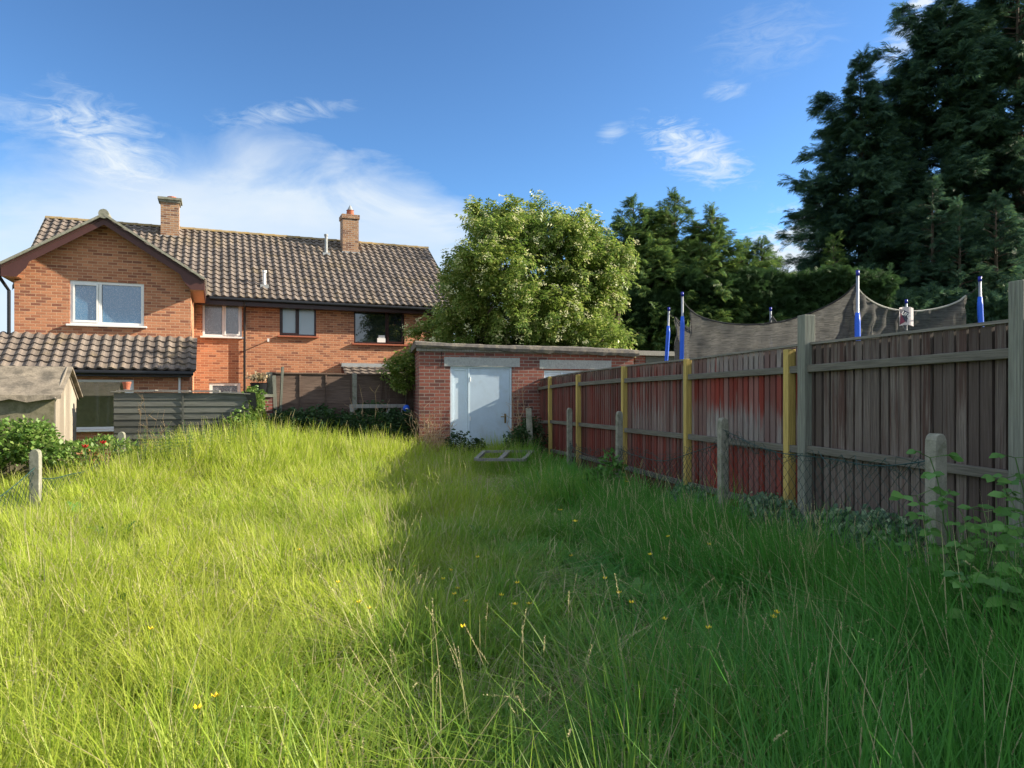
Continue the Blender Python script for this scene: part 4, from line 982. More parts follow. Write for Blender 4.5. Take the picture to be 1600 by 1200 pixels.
# ------------------------------------------------------------ trees and hedges
def limb(mb, p, q, r0, r1, wob=.1, n=6, seg=7):
    p = Vector(p); q = Vector(q); pts = []
    for k in range(seg+1):
        u = k/seg; pts.append(p.lerp(q, u)+Vector((random.gauss(0, wob), random.gauss(0, wob), random.gauss(0, wob*.5)))*math.sin(u*math.pi))
    mb.tube(pts, [r0+(r1-r0)*k/seg for k in range(seg+1)], n); return pts
def build_elder():
    Y0 = 21.2
    T = thing('elder_tree', 'broad sunlit elder tree with creamy blossom rising behind the brick garage', 'tree', (1.1, Y0, 0))
    lumps = [(770, 345, 46), (815, 350, 50), (868, 358, 48), (915, 370, 44), (955, 395, 40), (746, 395, 40), (790, 400, 60), (860, 410, 62), (925, 425, 52), (965, 430, 34),
             (728, 440, 38), (770, 460, 62), (840, 470, 62), (910, 480, 56), (950, 520, 48), (698, 490, 34), (745, 515, 56), (810, 525, 56), (875, 525, 56), (925, 550, 44),
             (672, 522, 26), (708, 540, 36), (655, 505, 14), (712, 402, 20), (700, 414, 12), (753, 316, 15), (797, 318, 17), (846, 312, 11), (880, 330, 17), (905, 332, 13), (968, 385, 28), (975, 470, 24), (985, 400, 14), (760, 322, 20), (830, 330, 22)]
    br = MB(); root = Vector((1.1, Y0, 0)); trunks = []
    for k in range(5):
        q = Vector((1.1+(k-2)*1.0, Y0+random.uniform(-.5, .5), 3.0)); trunks.append(limb(br, root+Vector(((k-2)*.2, random.uniform(-.1, .1), 0)), q, .13, .08, .12)[-1])
    pos, dr, cs = [], [], []
    for (px, py, r) in lumps:
        py += 12; px = px if px < 880 else 880+(px-880)*.84
        big = r > 30; yy = Y0+random.uniform(-1.0, .9)*(1 if big else .5)
        for front in (0, 1) if big else (0,):
            Y = yy-(1.3 if front else 0)*random.uniform(.3, 1); c = P(px+random.uniform(-6, 6), py+(random.uniform(-4, 12) if front else 0), Y); rm = r/F*Y
            t0 = min(trunks, key=lambda t: (t-c).length); limb(br, t0, c, .06, .02, .12, 5)
            ntw = int((25 if big else 10)*(r/45)**1.3)+4
            for k in range(ntw):
                d = rdir(1)[0]; d[2] = d[2]*.9+.15; e = np.array(c)+d*rm*random.uniform(.55, 1.18)*np.array([1, 1, .85])
                s0 = np.array(c)+d*rm*.15; nn = 13
                for j in range(nn):
                    u = (j+random.random())/nn; p = s0+(e-s0)*(.25+.75*u)+rng.normal(0, .07, 3)
                    pos.append(p); dr.append(d*.7+rng.normal(0, .55, 3)+np.array([0, 0, -.12]))
                cs.append((e, d))
    pos = np.array(pos); dr = np.array(dr); k = len(pos)
    V, Q = scatter(*pinnate(3, .46, .19, .3), pos, frames(dr, rng.normal(0, .6, k)), rng.uniform(.17, .30, k))
    br.build('trunk', M_bark, T, smooth=True)
    cr = np_mesh('crown', V, Q, L_elder, T)
    # blossom heads: flat plates of tiny flowers on the outside of the crown
    sel = [c for c in cs if (c[1][1] < .2 or c[1][2] > .5)]; random.shuffle(sel); sel = sel[:420]; pp, dd, ss = [], [], []
    for e, d in sel:
        e = e+d*.22; s_ = random.uniform(.08, .16); n0 = norm(np.array([d*.6+np.array([.15, -.5, .5])]))[0]; fr = frames(n0[None])[0]
        for j in range(18):
            a = random.uniform(0, 6.28); rr = s_*math.sqrt(random.random())
            pp.append(e+fr[:, 0]*math.cos(a)*rr+fr[:, 2]*math.sin(a)*rr+n0*random.uniform(.02, .05)); dd.append(np.cross(n0, rng.normal(0, 1, 3))+n0*.1); ss.append(random.uniform(.03, .05))
    pp, dd, ss = map(np.array, (pp, dd, ss)); V, Q = scatter(*leaf_t(1, .9, 0), pp, frames(dd, None, np.tile([.1, -.75, .6], (len(pp), 1))), ss)
    np_mesh('blossom', V, Q, L_flower, T)
build_elder()

FRONDS = [frond(9, .028, .25, s_) for s_ in range(3)]
def conifer(X, Y, zt, z0, prof, label, mat, nb, ns=22, size=(.4, .8), group=None, up=.25, side=None, name='conifer', leader=.6, open_=.0, extra=()):
    T = thing(name, label, 'tree', (X, Y, 0), 0, group)
    tr = MB(); tr.tube([(X, Y, 0), (X+.05, Y, zt*.4), (X, Y, zt*.8), (X, Y, zt+.05)], [.012*zt+.06, .011*zt+.03, .03+.002*zt, .01], 8)
    P_, D_, S_ = [], [], []
    zs = [p[0] for p in prof]; rs = [p[1] for p in prof]
    brs = []
    for i in range(nb):
        z = z0+(zt-z0)*(i+random.random())/nb; L = float(np.interp(z, zs, rs))*random.uniform(.58, 1.12); a = random.uniform(0, 2*math.pi)
        brs.append((z, L, a))
    for (z, L, a) in extra: brs.append((z, L, a))
    for z, L, a in brs:
        if L < .15: L = .15
        d = np.array([math.cos(a), math.sin(a), 0]); u0 = up+.5*max(0, (z-z0)/(zt-z0)-.55)
        zc = z-L*u0*.6; base = np.array([X, Y, zc])
        q = max(5, int(ns*min(1.6, L/2+.25)))
        pl = []
        for k in range(6):
            t = k/5; pl.append(tuple(base+d*L*t+np.array([0, 0, L*(u0*t*1.5-.55*u0*t*t)-.10*L*t*t*t])))
        tr.tube(pl, [.012+.010*L*(1-k/5) for k in range(6)], 4, cap=False)
        for k in range(q):
            t = 1-.85*random.random()**1.35 if k else 1.0
            sd = random.gauss(0, .19)*L*(1.06-t)
            h = L*(u0*t*1.5-.55*u0*t*t)-.10*L*t**3
            p = base+d*L*t+np.array([-d[1], d[0], 0])*sd+np.array([0, 0, h+random.gauss(0, .06+.04*L)])
            P_.append(p); D_.append(d*(1.0)+np.array([-d[1], d[0], 0])*(sd/L*1.6+random.gauss(0, .45))+np.array([0, 0, random.gauss(.22, .32)])); S_.append(random.uniform(*size)*(1.2-.40*t)*min(1, .38+L/1.6))
    for k in range(int(14*leader*3)):
        t = random.random(); P_.append(np.array([X, Y, zt-leader*1.8+leader*1.8*t])+rng.normal(0, .08, 3)); D_.append(np.array([random.gauss(0, .35), random.gauss(0, .35), 1.0])); S_.append(random.uniform(*size)*.7)
    P_, D_, S_ = map(np.array, (P_, D_, S_)); parts = []; idx = rng.integers(0, 3, len(P_))
    for m in range(3):
        s_ = idx == m; n = s_.sum()
        if n: parts.append(scatter(*FRONDS[m], P_[s_], frames(D_[s_], rng.normal(0, .55, n)), S_[s_]))
    V, Q = merge(parts); tr.build('trunk', M_bark, T, smooth=True); np_mesh('crown', V, Q, mat, T)
    return T
def cpx(px, Y): return (px-800)/F*Y
def zpx(py, Y): return EYE-(py-HY)/F*Y
Yc = 35.0; k_ = Yc/F
conifer(cpx(1345, Yc), Yc, zpx(88, Yc), 3.2, [(0, 3.4), (6.5, 3.6), (8.5, 3.3), (10, 2.4), (11.2, 2.8), (12.5, 2.2), (13.6, 1.2), (14.9, 1.6), (15.6, .6), (17, .45), (18.2, .12)],
        'tall narrow dark cypress, leftmost of the three big ones behind the trampoline', L_conif, 230, 34, (.50, 1.0), 'tall dark cypresses', extra=[(zpx(292, Yc), 3.5, R(188)), (zpx(300, Yc), 3.3, R(200)), (zpx(340, Yc), 3.2, R(175)), (zpx(372, Yc), 3.7, R(182)), (zpx(378, Yc), 3.3, R(195)), (zpx(160, Yc), 2.0, R(183)), (zpx(170, Yc), 1.9, R(170)), (zpx(245, Yc), 2.6, R(180))])
conifer(cpx(1475, Yc+.5), Yc+.5, zpx(-8, Yc), 3.0, [(0, 4.4), (7, 4.3), (12, 3.5), (14, 2.9), (15.2, 2.3), (16.0, 2.9), (17.3, 2.6), (18.2, 1.7), (19.3, 1.5), (20.4, .7), (21.2, .2)],
        'broad dark cypress with ragged top, middle of the three big ones', L_conif, 290, 34, (.50, 1.05), 'tall dark cypresses', extra=[(zpx(88, Yc), 3.3, R(183)), (zpx(130, Yc), 3.2, R(175)), (zpx(18, Yc), 2.0, R(180)), (zpx(40, Yc), 2.5, R(190))])
conifer(cpx(1590, Yc), Yc, zpx(-90, Yc), 3.0, [(0, 4.2), (8, 4.4), (14, 3.9), (18, 3.2), (20, 2.4), (22, 1.5), (23.5, .3)],
        'tallest dark cypress, cut by the right edge of the photo', L_conif, 260, 30, (.50, 1.05), 'tall dark cypresses')
for px, py, Y, wd, lab in ((1457, 282, 31, 1.7, 'slim young cypress standing before the broad dark one'), (1499, 322, 30, 1.4, 'shortest pale tipped young cypress, between two slimmer ones'), (1556, 308, 30, 1.9, 'bushy young cypress near the right edge of the photo')):
    z = zpx(py, Y); conifer(cpx(px, Y), Y, z, 1.5, [(0, wd*1.2), (z*.5, wd), (z*.8, wd*.6), (z, .15)], lab, L_conif, 110, 20, (.4, .75), 'young cypresses', leader=.5)
for px, py, Y, wd, lab, up in ((990, 314, 28.5, 2.9, 'wispy topped cypress right beside the elder tree', .5), (1054, 304, 29, 3.1, 'tallest cypress of the wispy clump right of the elder', .5), (1112, 326, 28.0, 2.7, 'right hand cypress of the wispy clump, leaning tip', .55), (1028, 345, 28.3, 2.6, 'cypress filling the middle of the wispy clump', .45),
                               (1020, 385, 26.8, 2.6, 'dense lower cypress in front of the wispy clump', .35), (1095, 378, 27, 2.8, 'dense lower cypress between the clump and the hedge', .35), (1168, 384, 28, 1.7, 'small sparse cypress rising above the left end of the hedge', .6), (1190, 378, 27.6, 1.7, 'small bright cypress poking out of the hedge top', .5), (1302, 372, 30, 1.3, 'thin sparse cypress between hedge and tall dark trees', .5), (960, 420, 27, 2.2, 'dark cypress mostly hidden behind the elder', .3)):
    z = zpx(py, Y); conifer(cpx(px, Y), Y, z, .8, [(0, wd*1.15), (z*.55, wd), (z*.74, wd*.66), (z*.86, wd*.36), (z*.94, wd*.2), (z, .12)], lab, L_ley, 170 if wd > 1.6 else 75, 22, (.36, .70), 'cypresses over the hedge', up=up, name='cypress', leader=.9)

def hedge(name, label, x0, x1, y0, y1, ztop, mat, n, size, core=M_bark, zb=0, slant=0, cat='hedge'):
    T = thing(name, label, cat, ((x0+x1)/2, y0, 0))
    def zt(x): return ztop+slant*(x-x0)+.12*np.sin(x*2.3)+.08*np.sin(x*6.1)
    P_ = np.empty((n, 3)); D_ = np.empty((n, 3)); f = rng.random(n)
    x = rng.uniform(x0, x1, n); top = zt(x)
    bul = .16*np.sin(x*1.9+1)*1.0
    zf = rng.uniform(zb, 1, n)**1.0; z = zf*top
    front = f < .78
    P_[:, 0] = x; P_[:, 1] = np.where(front, y0+bul*.8+.15*np.sin(z*3+x)+rng.normal(0, .06, n), rng.uniform(y0, y1, n)); P_[:, 2] = np.where(front, z, top+rng.normal(0, .05, n))
    D_[:] = rng.normal(0, .6, (n, 3)); D_[:, 1] -= np.where(front, .8, .1); D_[:, 2] += np.where(front, .35, .9)
    ends = rng.random(n) < .10; P_[ends, 0] = x0+rng.normal(0, .06, ends.sum()); P_[ends, 1] = rng.uniform(y0, y1, ends.sum()); P_[ends, 2] = rng.uniform(zb, 1, ends.sum())*ztop; D_[ends] += [-1, 0, 0]
    V, Q = scatter(*FRONDS[0], P_, frames(D_, rng.normal(0, .9, n)), rng.uniform(*size, n))
    np_mesh('foliage', V, Q, mat, T)
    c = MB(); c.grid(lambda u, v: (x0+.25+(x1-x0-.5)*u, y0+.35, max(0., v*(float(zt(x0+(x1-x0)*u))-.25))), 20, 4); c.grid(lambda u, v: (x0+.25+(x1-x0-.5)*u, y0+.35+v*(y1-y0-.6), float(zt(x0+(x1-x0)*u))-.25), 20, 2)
    c.build('added_shade_sheets', simple(name+'_core', (.012, .02, .01), 1, .3, 3), T)  # near-black sheets added to close gaps, coloured like the shade inside the hedge
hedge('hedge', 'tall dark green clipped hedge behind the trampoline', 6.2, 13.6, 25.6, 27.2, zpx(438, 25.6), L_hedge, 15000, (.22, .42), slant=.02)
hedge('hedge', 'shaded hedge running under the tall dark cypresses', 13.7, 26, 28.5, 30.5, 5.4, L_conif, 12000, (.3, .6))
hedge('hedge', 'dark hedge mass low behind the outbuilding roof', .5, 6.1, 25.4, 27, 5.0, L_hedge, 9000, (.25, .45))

def bush(name, label, cat, lumps, mat, n, tmpl, size, group=None, stems=6, stem_mat=None, updir=.3, shell=.35):
    c0 = lumps[0]; gz = float(ground_z(c0[0], c0[1])); T = thing(name, label, cat, (c0[0], c0[1], gz), 0, group)
    tot = sum(l[3]*l[4] for l in lumps); st = MB(); ps, ds = [], []
    for (x, y, z, rx, rz) in lumps:
        m = int(n*rx*rz/tot); d = rdir(m); rad = (1-shell*rng.random((m, 1))**1.5)*rng.uniform(.85, 1.1, (m, 1))
        ps.append(np.array([x, y, z])+d*rad*[rx, rx, rz]); ds.append(d*.6+rng.normal(0, .5, (m, 3))+[0, 0, updir])
        for k in range(stems):
            e = rdir(1)[0]; limb(st, (x+e[0]*.05, y+e[1]*.05, gz-.05), (x+e[0]*rx*.8, y+e[1]*rx*.8, z+abs(e[2])*rz*.8), .010, .004, .04, 4, 4)
    ps = np.concatenate(ps); ds = np.concatenate(ds); keep = ps[:, 2] > ground_z(ps[:, 0], ps[:, 1])+.02; ps, ds = ps[keep], ds[keep]; k = len(ps)
    V, Q = scatter(*tmpl, ps, frames(ds, rng.normal(0, .6, k)), rng.uniform(*size, k)); np_mesh('foliage', V, Q, mat, T)
    st.build('stem', stem_mat or M_bark, T)
    return T
LEAF = leaf_t(1, .62, .15); LEAFR = leaf_t(1, .85, .2); PIN = pinnate(2, .55, .34, .2); PINS = pinnate(3, .42, .18, .2)
# bushes around the sheds (left garden)
def L3(px, py, Y, rx, rz): p = P(px, py, Y); return (p.x, p.y, p.z, rx, rz)
bush('ivy_bush', 'sunlit ivy and bramble mound smothering the front of the old shed', 'bush', [L3(20, 690, 12.3, .6, .38), L3(55, 692, 12.4, .38, .38), L3(-30, 700, 12.3, .7, .42), L3(75, 708, 12.2, .35, .2)], L_ivy, 3800, LEAFR, (.05, .10), stems=3)
bush('ivy_bush', 'low green bramble growing between shed and hutch beneath the big window', 'bush', [L3(115, 712, 12.6, .5, .22), L3(165, 703, 13.4, .5, .25)], L_ivy, 1500, LEAF, (.06, .11), stems=3)
bush('flowering_shrub', 'reddish leaved shrub by the left chain link fence', 'shrub', [L3(138, 716, 11.9, .15, .15), L3(160, 708, 12.3, .15, .14)], L_redbud, 90, LEAF, (.05, .09))
bush('leafy_shrub', 'yellow-green leafy shrub right of the grey hutch, by the pier', 'shrub', [L3(388, 650, 15.6, .28, .5), L3(376, 680, 15.2, .35, .4), L3(395, 630, 15.8, .18, .3)], L_ivy, 1500, PIN, (.08, .14))
for i, (px, py, lab) in enumerate(((133, 699, 'bright red poppy, left of two, by the left wire fence'), (161, 693, 'bright red poppy, right of two, nearer the fence post'))):
    q = P(px, py, 11.7 if i == 0 else 12.1); T = thing('poppy', lab, 'flower', (q.x, q.y, 0), 0, 'red poppies')
    MB().tube([(q.x, q.y, -.1), (q.x+.02, q.y, q.z*.6), (q.x, q.y, q.z)], .005, 5).build('stem', L_nettle, T)
    m = MB()
    for k in range(6):
        a = k*1.05; c_, s_ = math.cos(a), math.sin(a); m.poly([(q.x, q.y, q.z-.01), (q.x+.04*c_-.026*s_, q.y+.04*s_+.026*c_, q.z+.02), (q.x+.05*c_, q.y+.05*s_, q.z+.055), (q.x+.04*c_+.026*s_, q.y+.04*s_-.026*c_, q.z+.02)])
    m.build('petals', M_red, T)
# dark weeds before the lap fence and by the garage
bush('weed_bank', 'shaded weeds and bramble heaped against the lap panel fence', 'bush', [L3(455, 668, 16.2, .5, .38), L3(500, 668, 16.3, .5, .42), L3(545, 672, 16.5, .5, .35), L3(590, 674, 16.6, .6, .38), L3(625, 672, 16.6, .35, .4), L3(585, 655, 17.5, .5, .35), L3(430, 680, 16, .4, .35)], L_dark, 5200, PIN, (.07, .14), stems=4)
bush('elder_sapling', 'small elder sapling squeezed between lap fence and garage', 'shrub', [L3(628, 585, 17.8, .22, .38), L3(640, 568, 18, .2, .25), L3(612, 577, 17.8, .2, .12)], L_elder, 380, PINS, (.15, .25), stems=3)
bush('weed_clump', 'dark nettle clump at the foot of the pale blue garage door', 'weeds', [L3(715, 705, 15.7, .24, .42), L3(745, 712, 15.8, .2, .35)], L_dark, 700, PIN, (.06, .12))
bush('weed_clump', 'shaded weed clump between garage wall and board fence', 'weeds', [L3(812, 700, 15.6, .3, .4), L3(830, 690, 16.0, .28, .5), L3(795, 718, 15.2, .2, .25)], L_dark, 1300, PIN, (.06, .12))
bush('fence_weed', 'leafy green weed growing at the third yellow fence post', 'weeds', [L3(955, 735, 10.5, .16, .28), L3(940, 755, 10.3, .25, .22)], L_bramble, 420, LEAF, (.06, .12))
# dry shrub before the garage
def dry_shrub(X, Y, n, h, label, lean=0, spread=.3):
    T = thing('dry_shrub', label, 'shrub', (X, Y, .1), 0); m = MB()
    for i in range(n):
        a = random.uniform(0, 6.28); r = random.random()*spread; hh = h*random.uniform(.45, 1); tx, ty = X+lean*hh+math.cos(a)*r*1.3, Y+math.sin(a)*r
        pts = limb(m, (X+math.cos(a)*.08, Y+math.sin(a)*.08, .1), (tx, ty, .1+hh), .008, .0035, .05, 3, 6)
        for k in range(6):
            p = pts[random.randint(2, 6)]; limb(m, p, p+Vector((random.gauss(0, .12), random.gauss(0, .08), random.uniform(.05, .22))), .0045, .0025, .01, 3, 2)
    m.build('stem', M_dry, T)
dry_shrub(P(672, 690, 15.75).x, 15.75, 34, 1.25, 'bare straw coloured shrub against the left corner of the garage', -.05, .42)
dry_shrub(P(806, 690, 16.6).x, 16.6, 8, 1.9, 'thin dead climber on the brick between the garage doors', 0, .15)
dry_shrub(P(585, 640, 16.6).x, 16.6, 10, 1.6, 'sparse dead stems rising before the lap fence', 0, .7)
dry_shrub(P(228, 650, 13.9).x, 13.9, 7, 1.5, 'tall thin bare stems before the grey hutch', .05, .3)
# nettles along the back of the sunny lawn
def nettle(X, Y, n, h, label, spread):
    gz = float(ground_z(X, Y)); T = thing('nettle_clump', label, 'weeds', (X, Y, gz), 0, 'nettles at the back of the lawn'); m = MB(); ps, ds, ss = [], [], []
    for i in range(n):
        x, y = X+random.gauss(0, spread), Y+random.gauss(0, spread*.6); hh = h*random.uniform(.65, 1.05); lx = random.gauss(0, .06)
        m.tube([(x, y, gz-.05), (x+lx*.5, y, gz+hh*.5), (x+lx, y, gz+hh)], [.006, .005, .002], 4)
        for k in range(11):
            t = .25+.75*k/10
            for j in range(4):
                a = j*1.57+k*.8; ps.append((x+lx*t, y, gz+hh*t)); ds.append((math.cos(a), math.sin(a), .35-.5*(1-t))); ss.append((.11-.07*t)*random.uniform(.8, 1.2))
    ps, ds, ss = map(lambda q: np.array(q, float), (ps, ds, ss)); V, Q = scatter(*LEAF, ps, frames(ds), ss); np_mesh('foliage', V, Q, L_nettle, T); m.build('stem', L_nettle, T)
for px, py, Y, n, h, s_, lab in ((262, 650, 13.0, 12, .95, .3, 'flowering nettles just right of the far left fence post'), (305, 648, 13.4, 14, .95, .35, 'nettle clump before the middle of the grey hutch'), (352, 655, 13.8, 14, .9, .35, 'nettle clump at the right end of the grey hutch'), (400, 665, 14.4, 12, .85, .3, 'nettle clump in front of the low brick pier')):
    nettle((px-800)/F*Y, Y, n, h, lab, s_)
# variegated ivy on the fence foot
def ivy_bank():
    for i, (ya, yb, lab) in enumerate(((5.15, 6.55, 'pale variegated ivy heap beside the nearest short concrete post'), (6.75, 7.6, 'pale variegated ivy below the tall grey fence post'), (8.0, 9.6, 'low ivy spread behind the second short concrete post'))):
        n = (2100, 1300, 1400)[i]; y = rng.uniform(ya, yb, n); u = rng.random(n); cx = fx(y)-.22
        top = (.62+.07*np.sin(y*5))*np.sin(np.pi*(y-ya)/(yb-ya))**.3*(1, .95, .62)[i]
        an = rng.uniform(0, np.pi, n); rx = .27; x = cx-np.cos(an)*rx*rng.uniform(.7, 1, n); z = ground_z(x, y)+np.sin(an)**.6*top*rng.uniform(.3, 1, n)**.5
        T = thing('ivy', lab, 'ivy', (float(fx((ya+yb)/2))-.22, (ya+yb)/2, .1), 0, 'ivy along the board fence')
        d = np.stack([-np.cos(an)*.5, np.zeros(n), -.5*np.ones(n)], 1)+rng.normal(0, .5, (n, 3)); up = np.stack([-.8*np.ones(n), -.5*np.ones(n), .5*np.ones(n)], 1)+rng.normal(0, .35, (n, 3))
        V, Q = scatter(*LEAFR, np.stack([x, y, z], 1), frames(d, None, up), rng.uniform(.035, .065, n)); np_mesh('foliage', V, Q, L_var, T)
ivy_bank()
# brambles at the right edge
def bramble(stems, label, size, seedn):
    x0, y0 = stems[0][0][:2]; T = thing('bramble', label, 'bramble', (x0, y0, .1), 0, 'brambles by the board fence'); m = MB(); ps, ds, ss = [], [], []
    for (p, q, arch) in stems:
        p = Vector(p); q = Vector(q); pts = []
        for k in range(9):
            u = k/8; pts.append(p.lerp(q, u)+Vector((random.gauss(0, .01), random.gauss(0, .01), arch*4*u*(1-u))))
        m.tube(pts, [.006-.003*k/8 for k in range(9)], 5)
        for k in range(2, 9):
            c = pts[k]; a = k*2.4+random.random()
            for rep in range(2):
                a += 2.6; pd = Vector((math.cos(a), math.sin(a)*.7, random.uniform(0, .4))).normalized(); e = c+pd*random.uniform(.06, .12); m.tube([c, e], .0025, 3)
                sz = size*random.uniform(.7, 1.15)
                for s_ in (-1.1, 0, 1.1):
                    d2 = Vector((math.cos(a+s_), math.sin(a+s_)*.8, random.uniform(-.35, .15))); ps.append(tuple(e)); ds.append(tuple(d2)); ss.append(sz*(1.1 if s_ == 0 else .85))
    ps, ds, ss = map(lambda q: np.array(q, float), (ps, ds, ss)); lf = (np.array([[0, 0, 0], [.26, .22, .03], [.33, .52, .02], [.12, .86, -.06], [0, 1., -.12], [-.12, .86, -.06], [-.33, .52, .02], [-.26, .22, .03]]), np.array([[0, 1, 2, 3, 4, 5, 6, 7]]))
    V, Q = scatter(*lf, ps, frames(ds, rng.normal(0, .3, len(ps)), np.tile([-.2, -.5, .8], (len(ps), 1))), ss); np_mesh('foliage', V, Q, L_bramble, T); m.build('stem', L_nettle, T)
bramble([((2.62, 4.05, .1), tuple(P(1453, 715, 4.2)), .05), ((2.7, 3.9, .1), tuple(P(1500, 795, 4.1)), .05), ((2.5, 4.1, .1), tuple(P(1432, 775, 4.2)), .03)], 'bramble climbing the nearest short concrete post', .085, 1)
bramble([((2.95, 3.7, .1), tuple(P(1582, 715, 4.0)), .04), ((3.0, 3.9, .1), tuple(P(1560, 750, 4.0)), .1), ((2.9, 3.6, .1), tuple(P(1600, 780, 3.7)), .08), ((2.7, 3.6, .1), tuple(P(1520, 850, 3.7)), .05), ((2.9, 3.4, .1), tuple(P(1590, 860, 3.5)), .05), ((2.8, 3.8, .1), tuple(P(1480, 860, 3.9)), .02), ((2.8, 3.3, .1), tuple(P(1560, 905, 3.4)), .05), ((2.5, 3.5, .1), tuple(P(1540, 800, 3.8)), .06), ((2.7, 3.4, .1), tuple(P(1585, 820, 3.6)), .06), ((2.4, 3.3, .1), tuple(P(1510, 900, 3.5)), .05), ((2.6, 3.2, .1), tuple(P(1600, 920, 3.3)), .05)], 'leafy bramble thicket at the right edge before the fence', .085, 2)

# old window frame lying in the grass
def ground_frame():
    Y0 = 13.7; a, b, c, d = P(744, 724, 13.4), P(806, 721, 13.3), P(770, 712, 15.0), P(832, 713, 14.5)
    z = .33; T = thing('timber_frame', 'old two pane timber window frame lying flat in the grass', 'frame', (0, 14, .3))
    z = .40; q = [Vector((-.67, 13.3, z)), Vector((.22, 13.55, z-.03)), Vector((.42, 14.75, z+.04)), Vector((-.56, 14.5, z+.05))]
    for i, (s_, e) in enumerate(((0, 1), (1, 2), (2, 3), (3, 0))): MB().beam(q[s_], q[e], .075, .05).build('frame_bar', M_frame, T)
    MB().beam((q[0]+q[1])/2, (q[2]+q[3])/2, .09, .045).build('mullion', M_frame, T)
ground_frame()

# ------------------------------------------------------------ grass
def blade(h, w, lean, az, curl, x, y, seg=4):
    """one blade as quads strip; returns verts, quads"""
    V = []; dx, dy = math.cos(az), math.sin(az); sx, sy = -dy, dx
    for k in range(seg+1):
        t = k/seg; off = lean*t*h+curl*h*t*t; ww = w*(1-t**1.8)*.5+.0004; zz = h*(t-.35*curl*t*t*t)
        V.append((x+dx*off-sx*ww, y+dy*off-sy*ww, zz)); V.append((x+dx*off+sx*ww, y+dy*off+sy*ww, zz))
    Q = [(2*k, 2*k+1, 2*k+3, 2*k+2) for k in range(seg)]
    return V, Q
def tuft(name, mat, n, R_, h, w, lean, curl, seg=4, seeds=0, seed=1, col=None):
    r = random.Random(seed); V, Q, MI = [], [], []; o = 0
    for i in range(n):
        a = r.uniform(0, 6.283); rr = R_*math.sqrt(r.random()); az = a+r.gauss(0, .9)
        hh = h*(r.uniform(.35, .95) if r.random() < .8 else r.uniform(.95, 1.35))
        v, q = blade(hh, w*r.uniform(.7, 1.3), abs(r.gauss(0, lean)), az, abs(r.gauss(0, curl)), rr*math.cos(a), rr*math.sin(a), seg)
        V += v; Q += [tuple(j+o for j in f) for f in q]; MI += [0]*len(q); o += len(v)
    for i in range(seeds):
        a = r.uniform(0, 6.283); rr = R_*math.sqrt(r.random()); az = r.uniform(0, 6.283); hh = h*r.uniform(1.05, 1.5); ln = abs(r.gauss(0, .09)); cu_ = abs(r.gauss(0, .22))
        v, q = blade(hh, .0018+w*.12, ln, az, cu_, rr*math.cos(a), rr*math.sin(a), 5)
        # stems do not taper to nothing
        V += v; Q += [tuple(j+o for j in f) for f in q]; MI += [1]*len(q); o += len(v)
        dx, dy = math.cos(az), math.sin(az)
        for k in range(24):       # panicle
            t = .86+.15*k/24; off = ln*t*hh+cu_*hh*t*t; zz = hh*(t-.35*cu_*t*t*t); L = r.uniform(.009, .017); aa = r.uniform(0, 6.283); ex = .35
            bx, by = rr*math.cos(a)+dx*off, rr*math.sin(a)+dy*off; tx, ty, tz = bx+math.cos(aa)*L*ex, by+math.sin(aa)*L*ex, zz+L
            wx, wy = -math.sin(aa)*(.0022+w*.2), math.cos(aa)*(.0022+w*.2)
            V += [(bx, by, zz), ((bx+tx)/2+wx, (by+ty)/2+wy, (zz+tz)/2), (tx, ty, tz), ((bx+tx)/2-wx, (by+ty)/2-wy, (zz+tz)/2)]; Q.append((o, o+1, o+2, o+3)); MI.append(1); o += 4
    me = bpy.data.meshes.new(name); me.from_pydata(V, [], Q); me.materials.append(mat); me.materials.append(L_seed)
    me.polygons.foreach_set('material_index', MI); me.update()
    return bpy.data.objects.new(name, me)
